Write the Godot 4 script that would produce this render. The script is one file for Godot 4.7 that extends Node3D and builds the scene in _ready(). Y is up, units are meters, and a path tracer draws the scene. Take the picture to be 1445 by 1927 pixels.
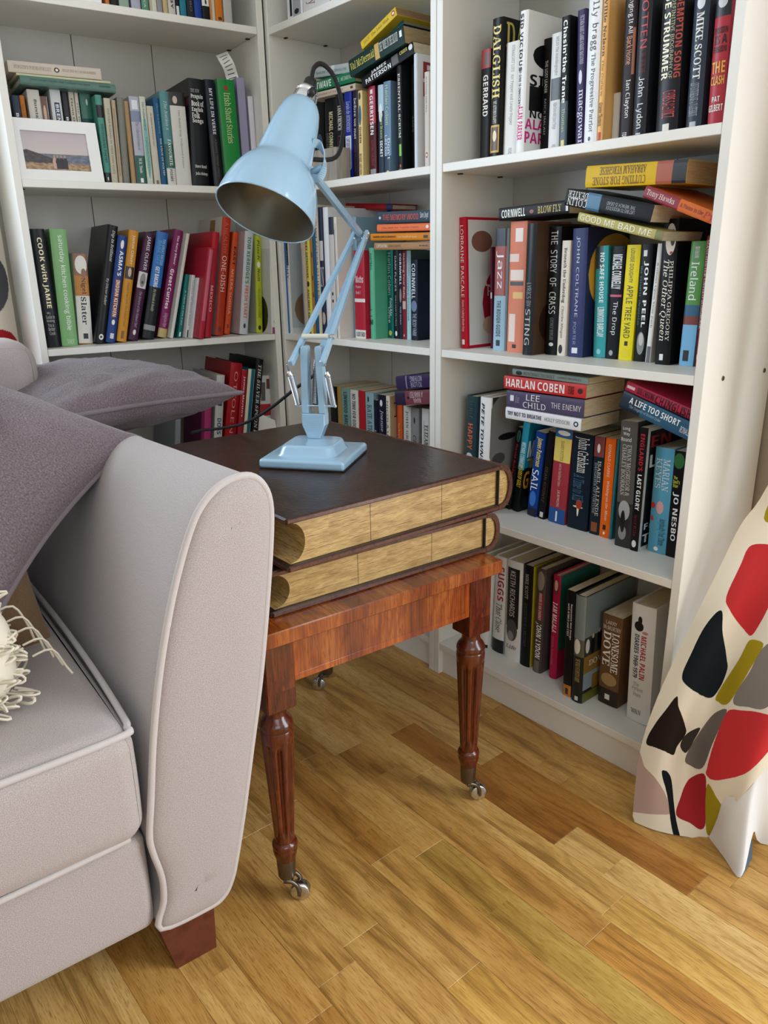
extends Node3D
# A corner of a living room: white bookcases full of books, a side table shaped like a stack of two giant books,
# a pale blue balanced-arm desk lamp, the end of a sofa and a patterned curtain.

var M := {}
var used := {}
var rng := RandomNumberGenerator.new()

# frames of the two bookcase runs: x to the right as seen from the room, y up, z out into the room
var RUN_R := Transform3D(Basis(Vector3(0, 0, 1), Vector3.UP, Vector3(-1, 0, 0)), Vector3.ZERO)
var RUN_B := Transform3D(Basis(Vector3(0.991687, 0, 0.128672), Vector3.UP, Vector3(-0.128672, 0, 0.991687)), Vector3(-0.00727, 0, 0))
const S := [0.0, 1.50046, 1.14321, 0.78061, 0.42868, 0.0838]
const TH := 0.0157
const DEEP := 0.235


func _ready() -> void:
	rng.seed = 7
	camera_and_light()
	make_materials()
	room()
	bookcases()
	side_table()
	sofa()
	lamp()
	curtains()
	books()
	small_things()


func camera_and_light() -> void:
	var cam := Camera3D.new()
	cam.name = "camera"
	cam.position = Vector3(-1.15719, 0.96143, 1.78844)
	cam.rotation_order = EULER_ORDER_YXZ
	cam.rotation = Vector3(-0.31773, -0.6987, -0.01758)
	cam.fov = rad_to_deg(2.0 * atan(963.5 / 1434.13))
	cam.near = 0.05
	add_child(cam)
	cam.current = true
	var env := Environment.new()
	env.background_mode = Environment.BG_SKY
	var sky := Sky.new()
	var sm := ProceduralSkyMaterial.new()
	sm.sky_top_color = Color(0.62, 0.74, 0.9)
	sm.sky_horizon_color = Color(0.86, 0.92, 0.98)
	sm.ground_bottom_color = Color(0.42, 0.45, 0.4)
	sm.ground_horizon_color = Color(0.7, 0.74, 0.74)
	sm.energy_multiplier = 1.0
	sky.sky_material = sm
	env.sky = sky
	env.background_energy_multiplier = 0.35
	env.tonemap_mode = Environment.TONE_MAPPER_LINEAR
	env.tonemap_exposure = 1.0
	env.sdfgi_enabled = true
	env.ssao_enabled = true
	env.ssil_enabled = true
	var we := WorldEnvironment.new()
	we.name = "environment"
	we.environment = env
	add_child(we)
	# daylight through the glazed door in the right wall, the window behind the camera and the one beside the left bookcase
	daylight("door_daylight", Vector3(0.22, 1.15, 2.45), Vector3(-1, -0.05, 0), Vector2(1.2, 1.9), Color(0.95, 0.975, 1.0), 2.7)
	daylight("front_window_daylight", Vector3(-1.9, 1.5, 3.56), Vector3(0.1, -0.1, -1), Vector2(1.7, 1.3), Color(0.93, 0.965, 1.0), 1.0)
	daylight("back_window_daylight", RUN_B * Vector3(-1.62, 1.45, -0.2), RUN_B.basis * Vector3(0, 0, 1), Vector2(1.55, 1.3), Color(0.86, 0.93, 1.0), 3.3)


func daylight(called: String, at: Vector3, towards: Vector3, size: Vector2, c: Color, e: float) -> void:
	var l := AreaLight3D.new()
	l.name = called
	l.area_size = size
	l.light_color = c
	l.light_energy = e
	l.area_normalize_energy = false
	l.area_range = 12.0
	l.shadow_enabled = true
	l.look_at_from_position(at, at + towards, Vector3.UP)
	add_child(l)


# ---------------------------------------------------------------- helpers

func add_named(o: Node3D, called: String, parent: Node) -> void:
	if parent == self:
		var n: int = used.get(called, 0)
		used[called] = n + 1
		o.name = called if n == 0 else "%s_%03d" % [called, n]
	else:
		o.name = called
		if parent.has_node(NodePath(called)):
			var k := 1
			while parent.has_node(NodePath("%s_%03d" % [called, k])):
				k += 1
			o.name = "%s_%03d" % [called, k]
	parent.add_child(o, true)


func thing(called: String, label: String, category: String, xf: Transform3D, group := "") -> Node3D:
	var o := Node3D.new()
	add_named(o, called, self)
	o.transform = xf
	tag(o, label, category, group)
	return o


func tag(o: Node, label: String, category: String, group := "") -> void:
	o.set_meta("label", label)
	o.set_meta("category", category)
	if group:
		o.set_meta("group", group)


func structure(called: String, xf := Transform3D.IDENTITY) -> Node3D:
	var o := Node3D.new()
	add_named(o, called, self)
	o.transform = xf
	o.set_meta("kind", "structure")
	return o


func part(called: String, st, mat: Material, parent: Node, xf := Transform3D.IDENTITY, smooth := true) -> MeshInstance3D:
	var o := MeshInstance3D.new()
	if st is SurfaceTool:
		if smooth:
			st.generate_normals()
		o.mesh = st.commit()
	else:
		o.mesh = st
	o.material_override = null
	for i in o.mesh.get_surface_count():
		o.mesh.surface_set_material(i, mat) if o.mesh is ArrayMesh else o.set_surface_override_material(i, mat)
	add_named(o, called, parent)
	o.transform = xf
	return o


func at(x: float, y: float, z: float) -> Transform3D:
	return Transform3D(Basis.IDENTITY, Vector3(x, y, z))


func tool() -> SurfaceTool:
	var st := SurfaceTool.new()
	st.begin(Mesh.PRIMITIVE_TRIANGLES)
	return st


func face(st: SurfaceTool, pts: Array, mid: Vector3) -> void:   # a flat convex face, turned outward from mid
	var n: Vector3 = (pts[1] - pts[0]).cross(pts[2] - pts[0])
	var c := Vector3.ZERO
	for p in pts:
		c += p
	c /= pts.size()
	var flip := n.dot(c - mid) > 0.0
	for i in range(1, pts.size() - 1):
		var tr := [pts[0], pts[i + 1], pts[i]] if flip else [pts[0], pts[i], pts[i + 1]]
		for p in tr:
			st.add_vertex(p)


func box(st: SurfaceTool, lo: Vector3, hi: Vector3, b := 0.0006, xf := Transform3D.IDENTITY) -> void:
	st.set_smooth_group(-1)
	var mid := (lo + hi) / 2.0
	var h := (hi - lo) / 2.0
	var P := func(s: Vector3, axis: int) -> Vector3:
		var v := Vector3.ZERO
		for k in 3:
			v[k] = s[k] * (h[k] if k == axis else h[k] - b)
		return xf * (mid + v)
	var m := xf * mid
	for a in 3:
		var u := (a + 1) % 3
		var w := (a + 2) % 3
		for s in [-1.0, 1.0]:
			var q := []
			for c in [[-1, -1], [1, -1], [1, 1], [-1, 1]]:
				var v := Vector3.ZERO
				v[a] = s
				v[u] = c[0]
				v[w] = c[1]
				q.append(P.call(v, a))
			face(st, q, m)
		if b <= 0.0:
			continue
		for s in [-1.0, 1.0]:
			for r in [-1.0, 1.0]:   # edge between axes a and u, along w
				var v0 := Vector3.ZERO
				v0[a] = s
				v0[u] = r
				v0[w] = -1
				var v1 := v0
				v1[w] = 1
				face(st, [P.call(v0, a), P.call(v1, a), P.call(v1, u), P.call(v0, u)], m)
	if b > 0.0:
		for x in [-1.0, 1.0]:
			for y in [-1.0, 1.0]:
				for z in [-1.0, 1.0]:
					var v := Vector3(x, y, z)
					face(st, [P.call(v, 0), P.call(v, 1), P.call(v, 2)], m)


func loft(st: SurfaceTool, rings: Array, closed := true, caps := true, group := 0) -> void:
	st.set_smooth_group(group)
	var n: int = rings[0].size()
	for i in rings.size() - 1:
		for j in (n if closed else n - 1):
			var k := (j + 1) % n
			var a: Vector3 = rings[i][j]
			var b: Vector3 = rings[i][k]
			var c: Vector3 = rings[i + 1][k]
			var d: Vector3 = rings[i + 1][j]
			for p in [a, b, c, a, c, d]:
				st.add_vertex(p)
	if caps:
		st.set_smooth_group(-1)
		for e in [0, rings.size() - 1]:
			var c := Vector3.ZERO
			for p in rings[e]:
				c += p
			c /= n
			for j in n:
				var t := [rings[e][j], rings[e][(j + 1) % n], c]
				if e == 0:
					t.reverse()
				for p in t:
					st.add_vertex(p)


func lathe(st: SurfaceTool, prof: Array, seg := 24, xf := Transform3D.IDENTITY, caps := true) -> void:   # prof: Vector2(radius, y), top to bottom
	var rings := []
	for p in prof:
		var r := PackedVector3Array()
		for j in seg:
			var f := TAU * j / seg
			r.append(xf * Vector3(p.x * cos(f), p.y, -p.x * sin(f)))
		rings.append(r)
	rings.reverse()
	loft(st, rings, true, caps)


func tube(st: SurfaceTool, pts: Array, r: float, seg := 8, round_trip := false, flat := 1.0) -> void:
	var n := pts.size()
	var rings := []
	var side := Vector3.ZERO
	for i in n:
		var t: Vector3
		if round_trip:
			t = pts[(i + 1) % n] - pts[(i + n - 1) % n]
		else:
			t = pts[mini(i + 1, n - 1)] - pts[maxi(i - 1, 0)]
		t = t.normalized()
		if i == 0:
			side = t.cross(Vector3.UP if absf(t.y) < 0.9 else Vector3.RIGHT).normalized()
		else:
			side = (side - t * side.dot(t)).normalized()
		var up := side.cross(t)
		var ring := PackedVector3Array()
		for j in seg:
			var f := TAU * j / seg
			ring.append(pts[i] + side * cos(f) * r + up * sin(f) * r * flat)
		rings.append(ring)
	if round_trip:
		rings.append(rings[0])
	loft(st, rings, true, not round_trip)


func smooth_path(pts: Array, per := 6) -> Array:
	var c := []
	for i in pts.size() - 1:
		var p0: Vector3 = pts[maxi(i - 1, 0)]
		var p3: Vector3 = pts[mini(i + 2, pts.size() - 1)]
		for k in per:
			c.append(pts[i].cubic_interpolate(pts[i + 1], p0, p3, float(k) / per))
	c.append(pts[-1])
	return c


func round_box(st: SurfaceTool, half: Vector3, r: float, puff := 0.0, steps := 4, inner := 6, xf := Transform3D.IDENTITY) -> void:
	st.set_smooth_group(0)
	var lines := []
	for k in 3:
		var c := []
		var h := half[k]
		var rr := minf(r, h * 0.999)
		for i in steps:
			c.append(-(h - rr) - rr * tan(PI / 4 * (1.0 - float(i) / steps)))
		for i in inner + 1:
			c.append(lerpf(-(h - rr), h - rr, float(i) / inner))
		for i in range(1, steps + 1):
			c.append((h - rr) + rr * tan(PI / 4 * float(i) / steps))
		lines.append(c)
	for a in 3:
		var u := (a + 1) % 3
		var w := (a + 2) % 3
		for s in [-1.0, 1.0]:
			var grid := []
			for y in lines[w]:
				var row := PackedVector3Array()
				for x in lines[u]:
					var q := Vector3.ZERO
					q[a] = half[a] * s
					q[u] = x
					q[w] = y
					var inn := Vector3.ZERO
					for k in 3:
						var lim := maxf(half[k] - r, 0.0)
						inn[k] = clampf(q[k], -lim, lim)
					var dir := (q - inn).normalized()
					var pos := inn + dir * r
					var fu := 1.0 - pow(pos[u] / half[u], 2)
					var fw := 1.0 - pow(pos[w] / half[w], 2)
					pos[a] += s * puff * maxf(fu, 0.0) * maxf(fw, 0.0)
					row.append(xf * pos)
				grid.append(row)
			for i in grid.size() - 1:
				for j in grid[0].size() - 1:
					var q4 := [grid[i][j], grid[i][j + 1], grid[i + 1][j + 1], grid[i + 1][j]]
					var order := [0, 2, 1, 0, 3, 2] if s > 0 else [0, 1, 2, 0, 2, 3]
					for k in order:
						st.add_vertex(q4[k])


func flat_mat(hex: String, rough := 0.5, metal := 0.0, spec := 0.5) -> StandardMaterial3D:
	var m := StandardMaterial3D.new()
	m.albedo_color = Color.html(hex)
	m.roughness = rough
	m.metallic = metal
	m.metallic_specular = spec
	return m


func vertex_mat(rough := 0.5, spec := 0.5) -> StandardMaterial3D:
	var m := StandardMaterial3D.new()
	m.vertex_color_use_as_albedo = true
	m.vertex_color_is_srgb = true
	m.roughness = rough
	m.metallic_specular = spec
	return m


func noise_tex(seed_: int, freq: float, ramp: Array, oct := 4, size := 512, normal := 0.0, kind := FastNoiseLite.TYPE_SIMPLEX_SMOOTH) -> NoiseTexture2D:
	var n := FastNoiseLite.new()
	n.seed = seed_
	n.noise_type = kind
	n.frequency = freq
	n.fractal_octaves = oct
	var t := NoiseTexture2D.new()
	t.width = size
	t.height = size
	t.seamless = true
	t.noise = n
	if normal > 0.0:
		t.as_normal_map = true
		t.bump_strength = normal
	elif ramp.size():
		var g := Gradient.new()
		g.offsets = PackedFloat32Array()
		g.colors = PackedColorArray()
		var off := PackedFloat32Array()
		var col := PackedColorArray()
		for i in ramp.size():
			off.append(float(i) / (ramp.size() - 1))
			col.append(Color.html(ramp[i]))
		g.offsets = off
		g.colors = col
		t.color_ramp = g
	return t


# wood figure: u runs across the grain, v along it; wide and high in metres
func wood_tex(seed_: int, w: int, h: int, wide: float, high: float, dark: Color, mid: Color, light: Color, rings: float, warp: float, pores: float) -> ImageTexture:
	var n := FastNoiseLite.new()
	n.seed = seed_
	n.frequency = 1.0
	n.fractal_octaves = 3
	var f := FastNoiseLite.new()
	f.seed = seed_ + 5
	f.frequency = 1.0
	f.fractal_octaves = 2
	var im := Image.create(w, h, false, Image.FORMAT_RGB8)
	for y in h:
		var v := float(y) / h * high
		for x in w:
			var u := float(x) / w * wide
			var d := u * rings + n.get_noise_2d(u * 9.0, v * 2.2) * warp
			var ring := 0.5 + 0.5 * sin(d * TAU)
			ring = ring * ring
			var streak := f.get_noise_2d(u * 420.0, v * 9.0)
			var pore := f.get_noise_2d(u * 700.0 + 90.0, v * 28.0)
			var broad := n.get_noise_2d(u * 16.0 + 40.0, v * 1.4)
			var k := clampf(0.5 + 0.55 * broad + 0.22 * (0.5 - ring) + 0.3 * streak, 0.0, 1.0)
			var c := dark.lerp(mid, k * 2.0) if k < 0.5 else mid.lerp(light, k * 2.0 - 1.0)
			if pore > 0.28:
				c = c.lerp(dark, clampf((pore - 0.28) * pores, 0.0, 0.75))
			im.set_pixel(x, y, c)
	return ImageTexture.create_from_image(im)


func fill_poly(im: Image, pts: Array, c: Color) -> void:   # pts in 0..1, v downwards
	var w := im.get_width()
	var h := im.get_height()
	var lo := INF
	var hi := -INF
	for p in pts:
		lo = minf(lo, p.y)
		hi = maxf(hi, p.y)
	for y in range(maxi(0, int(lo * h)), mini(h - 1, int(hi * h)) + 1):
		var v := (y + 0.5) / h
		var xs := []
		for i in pts.size():
			var a: Vector2 = pts[i]
			var b: Vector2 = pts[(i + 1) % pts.size()]
			if (a.y <= v) != (b.y <= v):
				xs.append(a.x + (v - a.y) / (b.y - a.y) * (b.x - a.x))
		xs.sort()
		for i in range(0, xs.size() - 1, 2):
			var x0 := clampi(roundi(xs[i] * w), 0, w)
			var x1 := clampi(roundi(xs[i + 1] * w), 0, w)
			if x1 > x0:
				im.fill_rect(Rect2i(x0, y, x1 - x0, 1), c)


func rounded(pts: Array, per := 5) -> Array:   # a smooth closed outline through the points
	var o := []
	var n := pts.size()
	for i in n:
		for k in per:
			o.append(pts[i].cubic_interpolate(pts[(i + 1) % n], pts[(i + n - 1) % n], pts[(i + 2) % n], float(k) / per))
	return o


func triplanar(m: StandardMaterial3D, s: float, world := false) -> void:
	m.uv1_triplanar = true
	m.uv1_world_triplanar = world
	m.uv1_scale = Vector3(s, s, s)


func make_materials() -> void:
	M.white = flat_mat("e9e7df", 0.42)
	M.white.roughness = 0.42
	M.back = flat_mat("bfbdb6", 0.6)
	M.wall = flat_mat("b5ac9c", 0.9)
	M.ceiling = flat_mat("d6d4ce", 0.95)
	M.frame = flat_mat("f0f0ee", 0.35)
	M.black = flat_mat("141414", 0.45)
	M.dark = flat_mat("1d1a18", 0.8)
	var glass := StandardMaterial3D.new()
	glass.transparency = BaseMaterial3D.TRANSPARENCY_ALPHA
	glass.albedo_color = Color(1, 1, 1, 0.05)
	glass.roughness = 0.02
	M.glass = glass
	# oak strips
	M.oak = StandardMaterial3D.new()
	M.oak.albedo_texture = wood_tex(11, 512, 1024, 0.42, 1.3, Color.html("8a6632"), Color.html("c49a58"), Color.html("dcb877"), 26.0, 2.2, 1.8)
	M.oak.vertex_color_use_as_albedo = true
	M.oak.vertex_color_is_srgb = true
	M.oak.roughness = 0.42
	M.oak.roughness_texture = null
	M.mahogany = StandardMaterial3D.new()
	M.mahogany.albedo_texture = wood_tex(21, 384, 512, 0.3, 0.4, Color.html("45160a"), Color.html("7f3614"), Color.html("b0622a"), 26.0, 3.0, 2.0)
	triplanar(M.mahogany, 2.6)
	M.mahogany.roughness = 0.22
	M.mahogany.clearcoat_enabled = true
	M.mahogany.clearcoat = 0.4
	M.mahogany.clearcoat_roughness = 0.12
	M.mahogany.albedo_color = Color(0.70, 0.64, 0.62)
	M.veneer = M.mahogany.duplicate()
	M.veneer.albedo_color = Color(0.78, 0.72, 0.66)
	M.veneer.albedo_texture = wood_tex(31, 384, 512, 0.3, 0.4, Color.html("6b2c0e"), Color.html("a3531f"), Color.html("cf8440"), 30.0, 3.4, 1.6)
	M.crossband = M.veneer.duplicate()
	M.crossband.albedo_color = Color(0.84, 0.74, 0.62)
	M.leather = flat_mat("2a1a14", 0.3)
	M.leather.albedo_texture = noise_tex(3, 0.012, ["1c100c", "2b1a13", "38241a", "2a1813"], 5)
	M.leather.albedo_color = Color.WHITE
	M.leather.normal_enabled = true
	M.leather.normal_texture = noise_tex(4, 0.06, [], 3, 512, 1.2)
	M.leather.normal_scale = 0.35
	triplanar(M.leather, 3.0)
	M.binding = flat_mat("3b2118", 0.28)
	M.binding.albedo_texture = noise_tex(5, 0.03, ["29140e", "452519", "5b3422", "35190f"], 4)
	M.binding.albedo_color = Color.WHITE
	triplanar(M.binding, 6.0)
	M.gilt = flat_mat("dccfc0", 0.42)
	M.gilt.albedo_texture = page_edge_tex()
	M.gilt.normal_enabled = false
	M.brass = flat_mat("6d6558", 0.3, 0.9)
	M.steel = flat_mat("c9ccd0", 0.2, 1.0)
	M.chrome = flat_mat("e6e8ea", 0.12, 1.0)
	M.lamp_blue = flat_mat("98bad1", 0.2)
	M.lamp_blue.clearcoat_enabled = true
	M.lamp_blue.clearcoat = 0.6
	M.lamp_blue.clearcoat_roughness = 0.08
	M.lamp_inner = flat_mat("bdbab2", 0.38, 0.85)
	M.lamp_inner.albedo_texture = noise_tex(9, 0.02, ["a8a59c", "c8c5bc", "b4b1a8"], 3, 256)
	M.cord = flat_mat("0f0f10", 0.8)
	# chenille
	M.sofa = fabric("sofa", 41, ["8a7f7a", "a39894", "b5acaa", "c9c1c2"], 13.0, 0.4)
	M.velvet = fabric("velvet", 51, ["4e4347", "6b5e63", "84777c", "a3979a"], 6.0, 0.5)
	M.tan = fabric("tan", 61, ["80664c", "8f7357", "9a7e61"], 6.0, 0.2)
	M.piping = fabric("piping", 71, ["aaa19d", "c2bab7", "d2ccca"], 30.0, 0.6)
	M.velvet_piping = fabric("velvet piping", 81, ["5c5055", "83777b", "a0959a"], 30.0, 0.6)
	M.yarn = flat_mat("d8cfbc", 0.9)
	M.leg = flat_mat("5a2a20", 0.35)
	M.leg.albedo_texture = noise_tex(6, 0.015, ["4a2018", "63301f", "552820"], 4, 256)
	M.leg.albedo_color = Color.WHITE
	triplanar(M.leg, 8.0)
	M.cover_paper = vertex_mat(0.42, 0.32)
	M.cover_gloss = vertex_mat(0.34, 0.34)
	M.cover_cloth = vertex_mat(0.75, 0.3)
	M.print = vertex_mat(0.4)
	M.pages = vertex_mat(0.9, 0.2)
	M.pages.albedo_texture = noise_tex(13, 0.02, ["cfc8ba", "ffffff", "e8e2d6", "ffffff"], 3, 256)
	M.pages.uv1_triplanar = true
	M.pages.uv1_scale = Vector3(60.0, 2.0, 3.0)


func fabric(called: String, seed_: int, ramp: Array, s: float, bump: float) -> StandardMaterial3D:
	var m := StandardMaterial3D.new()
	m.resource_name = called
	m.albedo_texture = noise_tex(seed_, 0.09, ramp, 4, 512)
	m.normal_enabled = true
	m.normal_texture = noise_tex(seed_ + 1, 0.14, [], 3, 512, 6.0)
	m.normal_scale = bump
	m.roughness = 0.95
	m.metallic_specular = 0.2
	m.rim_enabled = true
	m.rim = 0.45
	m.rim_tint = 0.4
	triplanar(m, s)
	return m


func page_edge_tex() -> ImageTexture:   # worn gilt page edges: fine lines along u
	var n := FastNoiseLite.new()
	n.seed = 77
	n.frequency = 1.0
	n.fractal_octaves = 3
	var im := Image.create(768, 192, false, Image.FORMAT_RGB8)
	var a := Color.html("d9c284")
	var b := Color.html("a98a50")
	var d := Color.html("5e3c20")
	for y in 192:
		var line := n.get_noise_2d(3.0, y * 0.9)
		for x in 768:
			var k := n.get_noise_2d(x * 0.02, y * 0.75)
			var patch := n.get_noise_2d(x * 0.008 + 50.0, y * 0.02)
			var c := a.lerp(b, clampf(0.45 + k * 0.9 + patch * 0.7, 0.0, 1.0))
			if line + k * 0.7 > 0.3:
				c = c.lerp(d, clampf((line + k * 0.7 - 0.3) * 2.2, 0.0, 0.8))
			im.set_pixel(x, y, c)
	return ImageTexture.create_from_image(im)


# ---------------------------------------------------------------- the room

func slab(called: String, boxes: Array, mat: Material, xf := Transform3D.IDENTITY) -> MeshInstance3D:
	var st := tool()
	for b in boxes:
		box(st, b[0], b[1], 0.0)
	var o := part(called, st, mat, self, xf)
	o.set_meta("kind", "structure")
	return o


func room() -> void:
	var floor_ := structure("floor")
	var sub := tool()
	box(sub, Vector3(-3.4, -0.15, -0.9), Vector3(0.5, -0.0125, 3.8), 0.0)
	part("subfloor", sub, flat_mat("a5773f", 0.5), floor_)
	planks(floor_)
	slab("ceiling", [[Vector3(-3.4, 2.4, -0.9), Vector3(0.5, 2.55, 3.8)]], M.ceiling)
	# right wall with a glazed door opening
	var x0 := 0.243
	var x1 := 0.44
	slab("wall_right", [[Vector3(x0, 0, -0.9), Vector3(x1, 2.4, 1.46)], [Vector3(x0, 0, 3.2), Vector3(x1, 2.4, 3.8)], [Vector3(x0, 2.15, 1.46), Vector3(x1, 2.4, 3.2)]], M.wall)
	slab("wall_front", [[Vector3(-3.4, 0, 3.6), Vector3(-2.8, 2.4, 3.8)], [Vector3(-1.0, 0, 3.6), Vector3(0.5, 2.4, 3.8)], [Vector3(-2.8, 0, 3.6), Vector3(-1.0, 0.8, 3.8)], [Vector3(-2.8, 2.2, 3.6), Vector3(-1.0, 2.4, 3.8)]], M.wall)
	var w2 := structure("window_2")
	var sf := tool()
	for x in [-2.8, -1.93, -1.06]:
		box(sf, Vector3(x, 0.8, 3.68), Vector3(x + 0.06, 2.2, 3.74), 0.004)
	box(sf, Vector3(-2.74, 0.8, 3.68), Vector3(-1.06, 0.86, 3.74), 0.004)
	box(sf, Vector3(-2.74, 2.14, 3.68), Vector3(-1.06, 2.2, 3.74), 0.004)
	part("window_frame", sf, M.frame, w2)
	for x in [-2.74, -1.87]:
		sf = tool()
		box(sf, Vector3(x, 0.86, 3.705), Vector3(x + 0.81, 2.14, 3.709), 0.0)
		part("window_pane", sf, M.glass, w2)
	slab("wall_left", [[Vector3(-3.4, 0, -0.9), Vector3(-3.2, 2.4, 3.8)]], M.wall)
	# back wall behind the left bookcase, turned with it, with a window opening on its left
	slab("wall_back", [[Vector3(-0.75, 0, -0.40), Vector3(0.5, 2.4, -0.24)], [Vector3(-3.4, 0, -0.40), Vector3(-2.45, 2.4, -0.24)], [Vector3(-2.45, 0, -0.40), Vector3(-0.75, 0.75, -0.24)], [Vector3(-2.45, 2.15, -0.40), Vector3(-0.75, 2.4, -0.24)]], M.wall, RUN_B)
	var d := structure("door_1")
	var st := tool()
	for z in [1.46, 2.295, 3.13]:
		box(st, Vector3(0.30, 0, z), Vector3(0.37, 2.15, z + 0.07), 0.004)
	box(st, Vector3(0.30, 0, 1.53), Vector3(0.37, 0.12, 3.13), 0.004)
	box(st, Vector3(0.30, 2.08, 1.53), Vector3(0.37, 2.15, 3.13), 0.004)
	part("door_frame", st, M.frame, d)
	for z in [1.53, 2.365]:
		st = tool()
		box(st, Vector3(0.33, 0.12, z), Vector3(0.336, 2.08, z + 0.765), 0.0)
		part("door_pane", st, M.glass, d)
	var wdw := structure("window_1", RUN_B)
	st = tool()
	for x in [-2.45, -1.63, -0.81]:
		box(st, Vector3(x, 0.75, -0.36), Vector3(x + 0.06, 2.15, -0.30), 0.004)
	box(st, Vector3(-2.39, 0.75, -0.36), Vector3(-0.81, 0.81, -0.30), 0.004)
	box(st, Vector3(-2.39, 2.09, -0.36), Vector3(-0.81, 2.15, -0.30), 0.004)
	part("window_frame", st, M.frame, wdw)
	for x in [-2.39, -1.57]:
		st = tool()
		box(st, Vector3(x, 0.81, -0.333), Vector3(x + 0.76, 2.09, -0.329), 0.0)
		part("window_pane", st, M.glass, wdw)


func planks(floor_: Node3D) -> void:
	# strips of oak run along z; some joints are where the photograph shows them
	var known := {-2: [1.227, 0.76], -1: [1.42, 0.98], 0: [1.016], 1: [1.31, 0.70], 2: [1.294, 0.86], 3: [1.152, 0.72], 4: [0.92, 1.36], 5: [1.06], 6: [1.2, 0.8]}
	var tones := ["ffffff", "f4ead8", "fff6e2", "e9d9bd", "f6eddc", "dcc6a2", "fffbee", "efe2c6"]
	var special := {"-2:1.227": "fff8d2", "-1:1.42": "e6e0b8", "0:1.016": "dcd9b0", "0:0": "ddd6ac", "1:1.31": "f2dcb4", "2:1.294": "fffbe0", "3:0.72": "c6a67e", "4:0.92": "cdae86", "-3:0.9": "e2dcb2"}
	for k in range(-18, 11):
		var x := -0.4525 + 0.0668 * k
		var cuts := []
		if known.has(k):
			cuts = known[k].duplicate()
		var z := -0.5 - rng.randf() * 0.4
		var low := 9.0
		var high := -9.0
		for c in cuts:
			low = minf(low, c)
			high = maxf(high, c)
		var all := []
		while z < 2.2:
			if cuts.is_empty() or z < low - 0.2 or z > high + 0.2:
				all.append(z)
			z += 0.24 + rng.randf() * 0.36
		all.append_array(cuts)
		all.sort()
		all.append(2.5)
		for i in all.size() - 1:
			var z0: float = all[i]
			var z1: float = all[i + 1]
			if z1 < -0.35 or x < -1.62 or x > 0.28:
				continue
			var key := "%d:%s" % [k, str(snappedf(z0, 0.001))]
			var col := Color.html(tones[rng.randi() % tones.size()])
			if special.has(key):
				col = Color.html(special[key])
			var st := tool()
			plank(st, x, x + 0.0668, z0, z1, col)
			part("plank", st, M.oak, floor_)


func plank(st: SurfaceTool, x0: float, x1: float, z0: float, z1: float, col: Color) -> void:
	var g := 0.00012
	var b := 0.0005
	var uo := rng.randf()
	var vo := rng.randf()
	var y := -rng.randf() * 0.00018
	var top := [Vector3(x0 + g + b, y, z0 + g + b), Vector3(x1 - g - b, y, z0 + g + b), Vector3(x1 - g - b, y, z1 - g - b), Vector3(x0 + g + b, y, z1 - g - b)]
	var rim := [Vector3(x0 + g, y - b, z0 + g), Vector3(x1 - g, y - b, z0 + g), Vector3(x1 - g, y - b, z1 - g), Vector3(x0 + g, y - b, z1 - g)]
	var foot := []
	for p in rim:
		foot.append(Vector3(p.x, -0.012, p.z))
	st.set_smooth_group(-1)
	st.set_color(col)
	var quads := [top]
	for i in 4:
		var j := (i + 1) % 4
		quads.append([top[i], rim[i], rim[j], top[j]])
		quads.append([rim[i], foot[i], foot[j], rim[j]])
	var mid := Vector3((x0 + x1) / 2, -0.006, (z0 + z1) / 2)
	for q in quads:
		var n: Vector3 = (q[1] - q[0]).cross(q[2] - q[0])
		var c: Vector3 = (q[0] + q[1] + q[2] + q[3]) / 4.0
		var idx := [0, 2, 1, 0, 3, 2] if n.dot(c - mid) > 0 else [0, 1, 2, 0, 2, 3]
		for k in idx:
			var p: Vector3 = q[k]
			st.set_uv(Vector2((p.x - x0) / 0.42 + uo, (p.z - z0) / 1.3 + vo))
			st.add_vertex(p)


# ---------------------------------------------------------------- bookcases

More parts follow.
